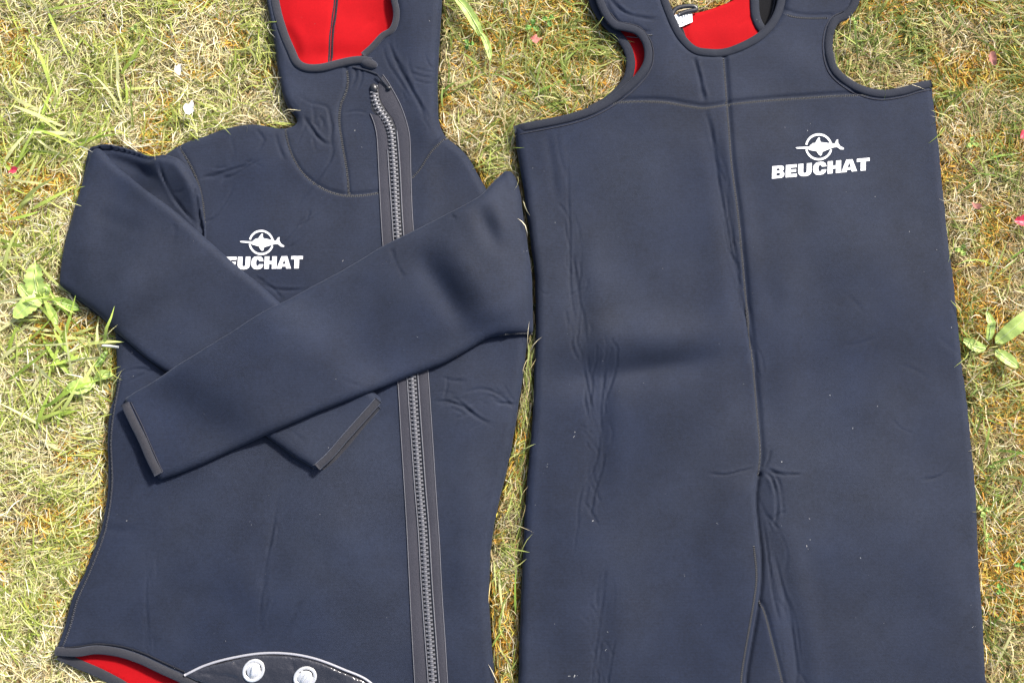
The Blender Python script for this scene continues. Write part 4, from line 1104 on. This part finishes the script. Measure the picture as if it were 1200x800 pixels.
PETW = leafmat('white_petal', (.85, .84, .80), .4, .3); PETR = leafmat('red_petal', (.62, .05, .09), .4, .3); PETP = leafmat('pink_petal', (.66, .22, .18), .4, .3); DRYL = leafmat('dry_leaf', (.30, .12, .09), .7, .1)

def leaf(parent, p0, p1, wid, mat, z0=.014, rise=.010, teeth=0, name='leaf', rib=True, seed=0, shape=.45):
    z0 -= .004; A = W(*p0, z0); B = W(*p1, z0+rise)
    d = B-A; Ln = np.linalg.norm(d); d = d/Ln; nr = np.array([-d[1], d[0]]); n = 14; m_ = 3
    rr = np.random.default_rng(seed)
    bend = rr.uniform(-.08, .08)*Ln
    V = []; F = []
    for i in range(n+1):
        t = i/n
        prof = (t**shape)*((1-t)**.55)*1.55
        prof = max(prof, .10 if t < .5 else .02)
        if teeth: prof *= 1 + teeth*(.5-abs(((t*7) % 1)-.5))
        c = A + d*Ln*t + nr*bend*math.sin(math.pi*t)
        z = z0 + rise*math.sin(t*math.pi*.75) + .001*rr.normal()
        for j in range(-m_, m_+1):
            s = j/m_
            q = c + nr*wid/2000*prof*s
            V.append((q[0], q[1], z + abs(s)*wid/2000*.30*(.4+.6*t) + .0004*math.sin(9*t+4*s)))
    w_ = 2*m_+1
    for i in range(n):
        for j in range(w_-1):
            a = i*w_+j; F.append([a, a+1, a+w_+1, a+w_])
    o = mk(name, V, F, mat, parent)
    if rib:
        pth = np.array([V[i*w_+m_] for i in range(n+1)]) + (0, 0, .0003)
        V2, F2 = sweep(pth[:-1], [(.0007*math.cos(a), .0006*math.sin(a)) for a in np.linspace(0, 2*math.pi, 6)[:-1]])
        mk('midrib', V2, F2, LMID, o)
    return o
def plant(name, label, cat, at, group=None):
    c = W(*at, .01); return thing(name, label, cat, (c[0], c[1], .005), group)
w1 = plant('weed', 'rosette weed with four broad green leaves at the right edge beside the overalls', 'weed', (1160, 407))
leaf(w1, (1166, 402), (1212, 362), 24, LPALE, z0=.02, rise=.012, seed=1)
leaf(w1, (1166, 410), (1194, 430), 17, LPALE, z0=.018, rise=.008, seed=2)
leaf(w1, (1158, 400), (1157, 364), 13, LPALE, z0=.018, rise=.008, seed=3)
leaf(w1, (1155, 409), (1128, 397), 15, LPALE, z0=.016, rise=.004, seed=4, teeth=.3)
w2 = plant('weed', 'toothed bright leafed weed tucked against the corner of the folded left elbow', 'weed', (45, 335))
leaf(w2, (46, 350), (42, 308), 26, LPALE, z0=.017, rise=.008, seed=5, teeth=.5)
leaf(w2, (50, 348), (16, 372), 24, LPALE, z0=.018, rise=.010, seed=6, teeth=.3)
leaf(w2, (60, 352), (94, 362), 17, LGREEN, z0=.014, rise=.004, seed=7)
leaf(w2, (40, 352), (22, 332), 15, LPALE, z0=.017, rise=.006, seed=15, teeth=.4)
leaf(w2, (54, 356), (68, 380), 14, LPALE, z0=.016, rise=.006, seed=16, teeth=.2)
leaf(w2, (52, 348), (58, 332), 12, LPALE, z0=.018, rise=.004, seed=8)
w3 = plant('weed', 'pale broad leafed weed beside the left flank of the jacket below the elbow', 'weed', (110, 448))
leaf(w3, (112, 446), (78, 456), 22, LPALE, z0=.018, rise=.008, seed=9, teeth=.2)
leaf(w3, (110, 444), (133, 438), 15, LPALE, z0=.018, rise=.004, seed=10)
leaf(w3, (112, 430), (126, 410), 10, LGREEN, z0=.018, rise=.006, seed=11)
w4 = plant('weed', 'two long broad strap leaves growing on the lawn right of the hood', 'weed', (562, 40))
leaf(w4, (566, 46), (530, -8), 15, LPALE, z0=.016, rise=.014, seed=12)
leaf(w4, (563, 38), (575, 72), 10, LPALE, z0=.018, rise=.006, seed=13)

def clover(px, py, s, label, seed, mat=CLOV):
    o = plant('clover', label, 'clover', (px, py))
    for a in (0, 120, 240):
        a = math.radians(a+seed*37)
        leaf(o, (px, py), (px+math.cos(a)*s, py+math.sin(a)*s), s*1.1, mat, z0=.020, rise=.003, name='leaflet', rib=False, seed=seed, shape=.8)
clover(624, 31, 9, 'dark green clover on the lawn just above the pink petal', 1)
clover(643, 24, 8, 'small clover between the pink petal and the left strap of the overalls', 2)
clover(549, 52, 7, 'dull green clover beside the long strap leaves right of the hood', 3)
clover(1139, 168, 8, 'bright clover right of the overalls chest, level with its printed logo', 4, LPALE)
clover(1126, 293, 8, 'bright clover close to the right side of the overalls above the rosette weed', 5, LPALE)
clover(1152, 598, 8, 'bright green clover touching the right leg of the overalls', 6, LPALE)
clover(1158, 630, 6, 'small pale clover next to the right overalls leg, below the bright one', 7, LPALE)
clover(1196, 661, 8, 'clover at the right edge of the lawn, low beside the overalls leg', 8)
clover(1002, 24, 6, 'tiny bright clover in the angle of the right shoulder strap', 9, LPALE)
clover(1172, 690, 7, 'lowest clover on the strip of lawn right of the overalls', 10)
clover(158, 34, 6, 'lone bright green clover on the pale lawn left of the hood', 11, LPALE)
clover(573, 640, 0.1, 'x', 12) if False else None

def petal(px, py, rx, ry, ang, mat, label, cat='petal', name='petal', seed=0, z=.024):
    z = z+.006; c = W(px, py, z); rr = np.random.default_rng(seed+50)
    V = [(c[0], c[1], z)]; F = []; n = 14
    for ring in (.5, 1):
        for i in range(n):
            a = 2*math.pi*i/n; q = ring*(1+.16*rr.normal()*(ring == 1))
            x = rx/1000*q*math.cos(a); y = ry/1000*q*math.sin(a)*(1+.3*math.cos(a))
            an = math.radians(ang)
            V.append((c[0]+x*math.cos(an)-y*math.sin(an), c[1]+x*math.sin(an)+y*math.cos(an), z + .0018*ring**2*(1+math.sin(2*a+seed)) + .0003*rr.normal()))
    for i in range(n):
        j = (i+1) % n
        F.append([0, 1+i, 1+j]); F.append([1+i, 1+n+i, 1+n+j, 1+j])
    o = mk(name, V, F, mat, None, base=(c[0], c[1], z)); o['label'] = label; o['category'] = cat
    return o
petal(209, 81, 4.5, 6.2, -10, PETW, 'small white petal lying on the grass left of the hood', seed=1)
petal(221.5, 126.5, 6.8, 6.4, 20, PETW, 'larger white petal on the grass just above the jacket left shoulder', seed=2)
petal(627, 46, 5.2, 5.0, 0, PETP, 'faded pink petal on the grass between the hood and the left strap', seed=3)
petal(1199, 158, 4.5, 5.5, 30, PETR, 'red petal at the right edge of the lawn, upper of two', seed=4)
petal(1196, 259, 5.6, 5.6, 0, PETR, 'red petal at the right edge of the lawn, lower of two', seed=5)
petal(16, 200, 5.5, 3.5, 20, PETR, 'red petal at the left edge of the lawn', seed=6)
petal(1143, 241, 7, 3.4, -30, DRYL, 'dried curled brown leaf on the lawn right of the overalls', 'dry leaf', 'dry_leaf', seed=7)
petal(1162, 68, 4.5, 8.5, 10, DRYL, 'dull brown fallen leaf on the lawn right of the right strap', 'dry leaf', 'dry_leaf', seed=8, z=.021)
A = W(118, 404, .03); B = W(137, 406, .04)
V, F = sweep(np.array([[*A, .026], [*((A+B)/2), .033], [*B, .034]]), [(.0013*math.cos(a), .0009*math.sin(a)) for a in np.linspace(0, 2*math.pi, 7)[:-1]])
o = mk('straw_stem', V, F, PETW, None, base=(A[0], A[1], .026)); o['label'] = 'short thick white straw stem poking over the jacket edge below the left elbow'; o['category'] = 'straw stem'
print('tris', sum(len(p_.data.polygons) for p_ in bpy.data.objects if p_.type == 'MESH'))
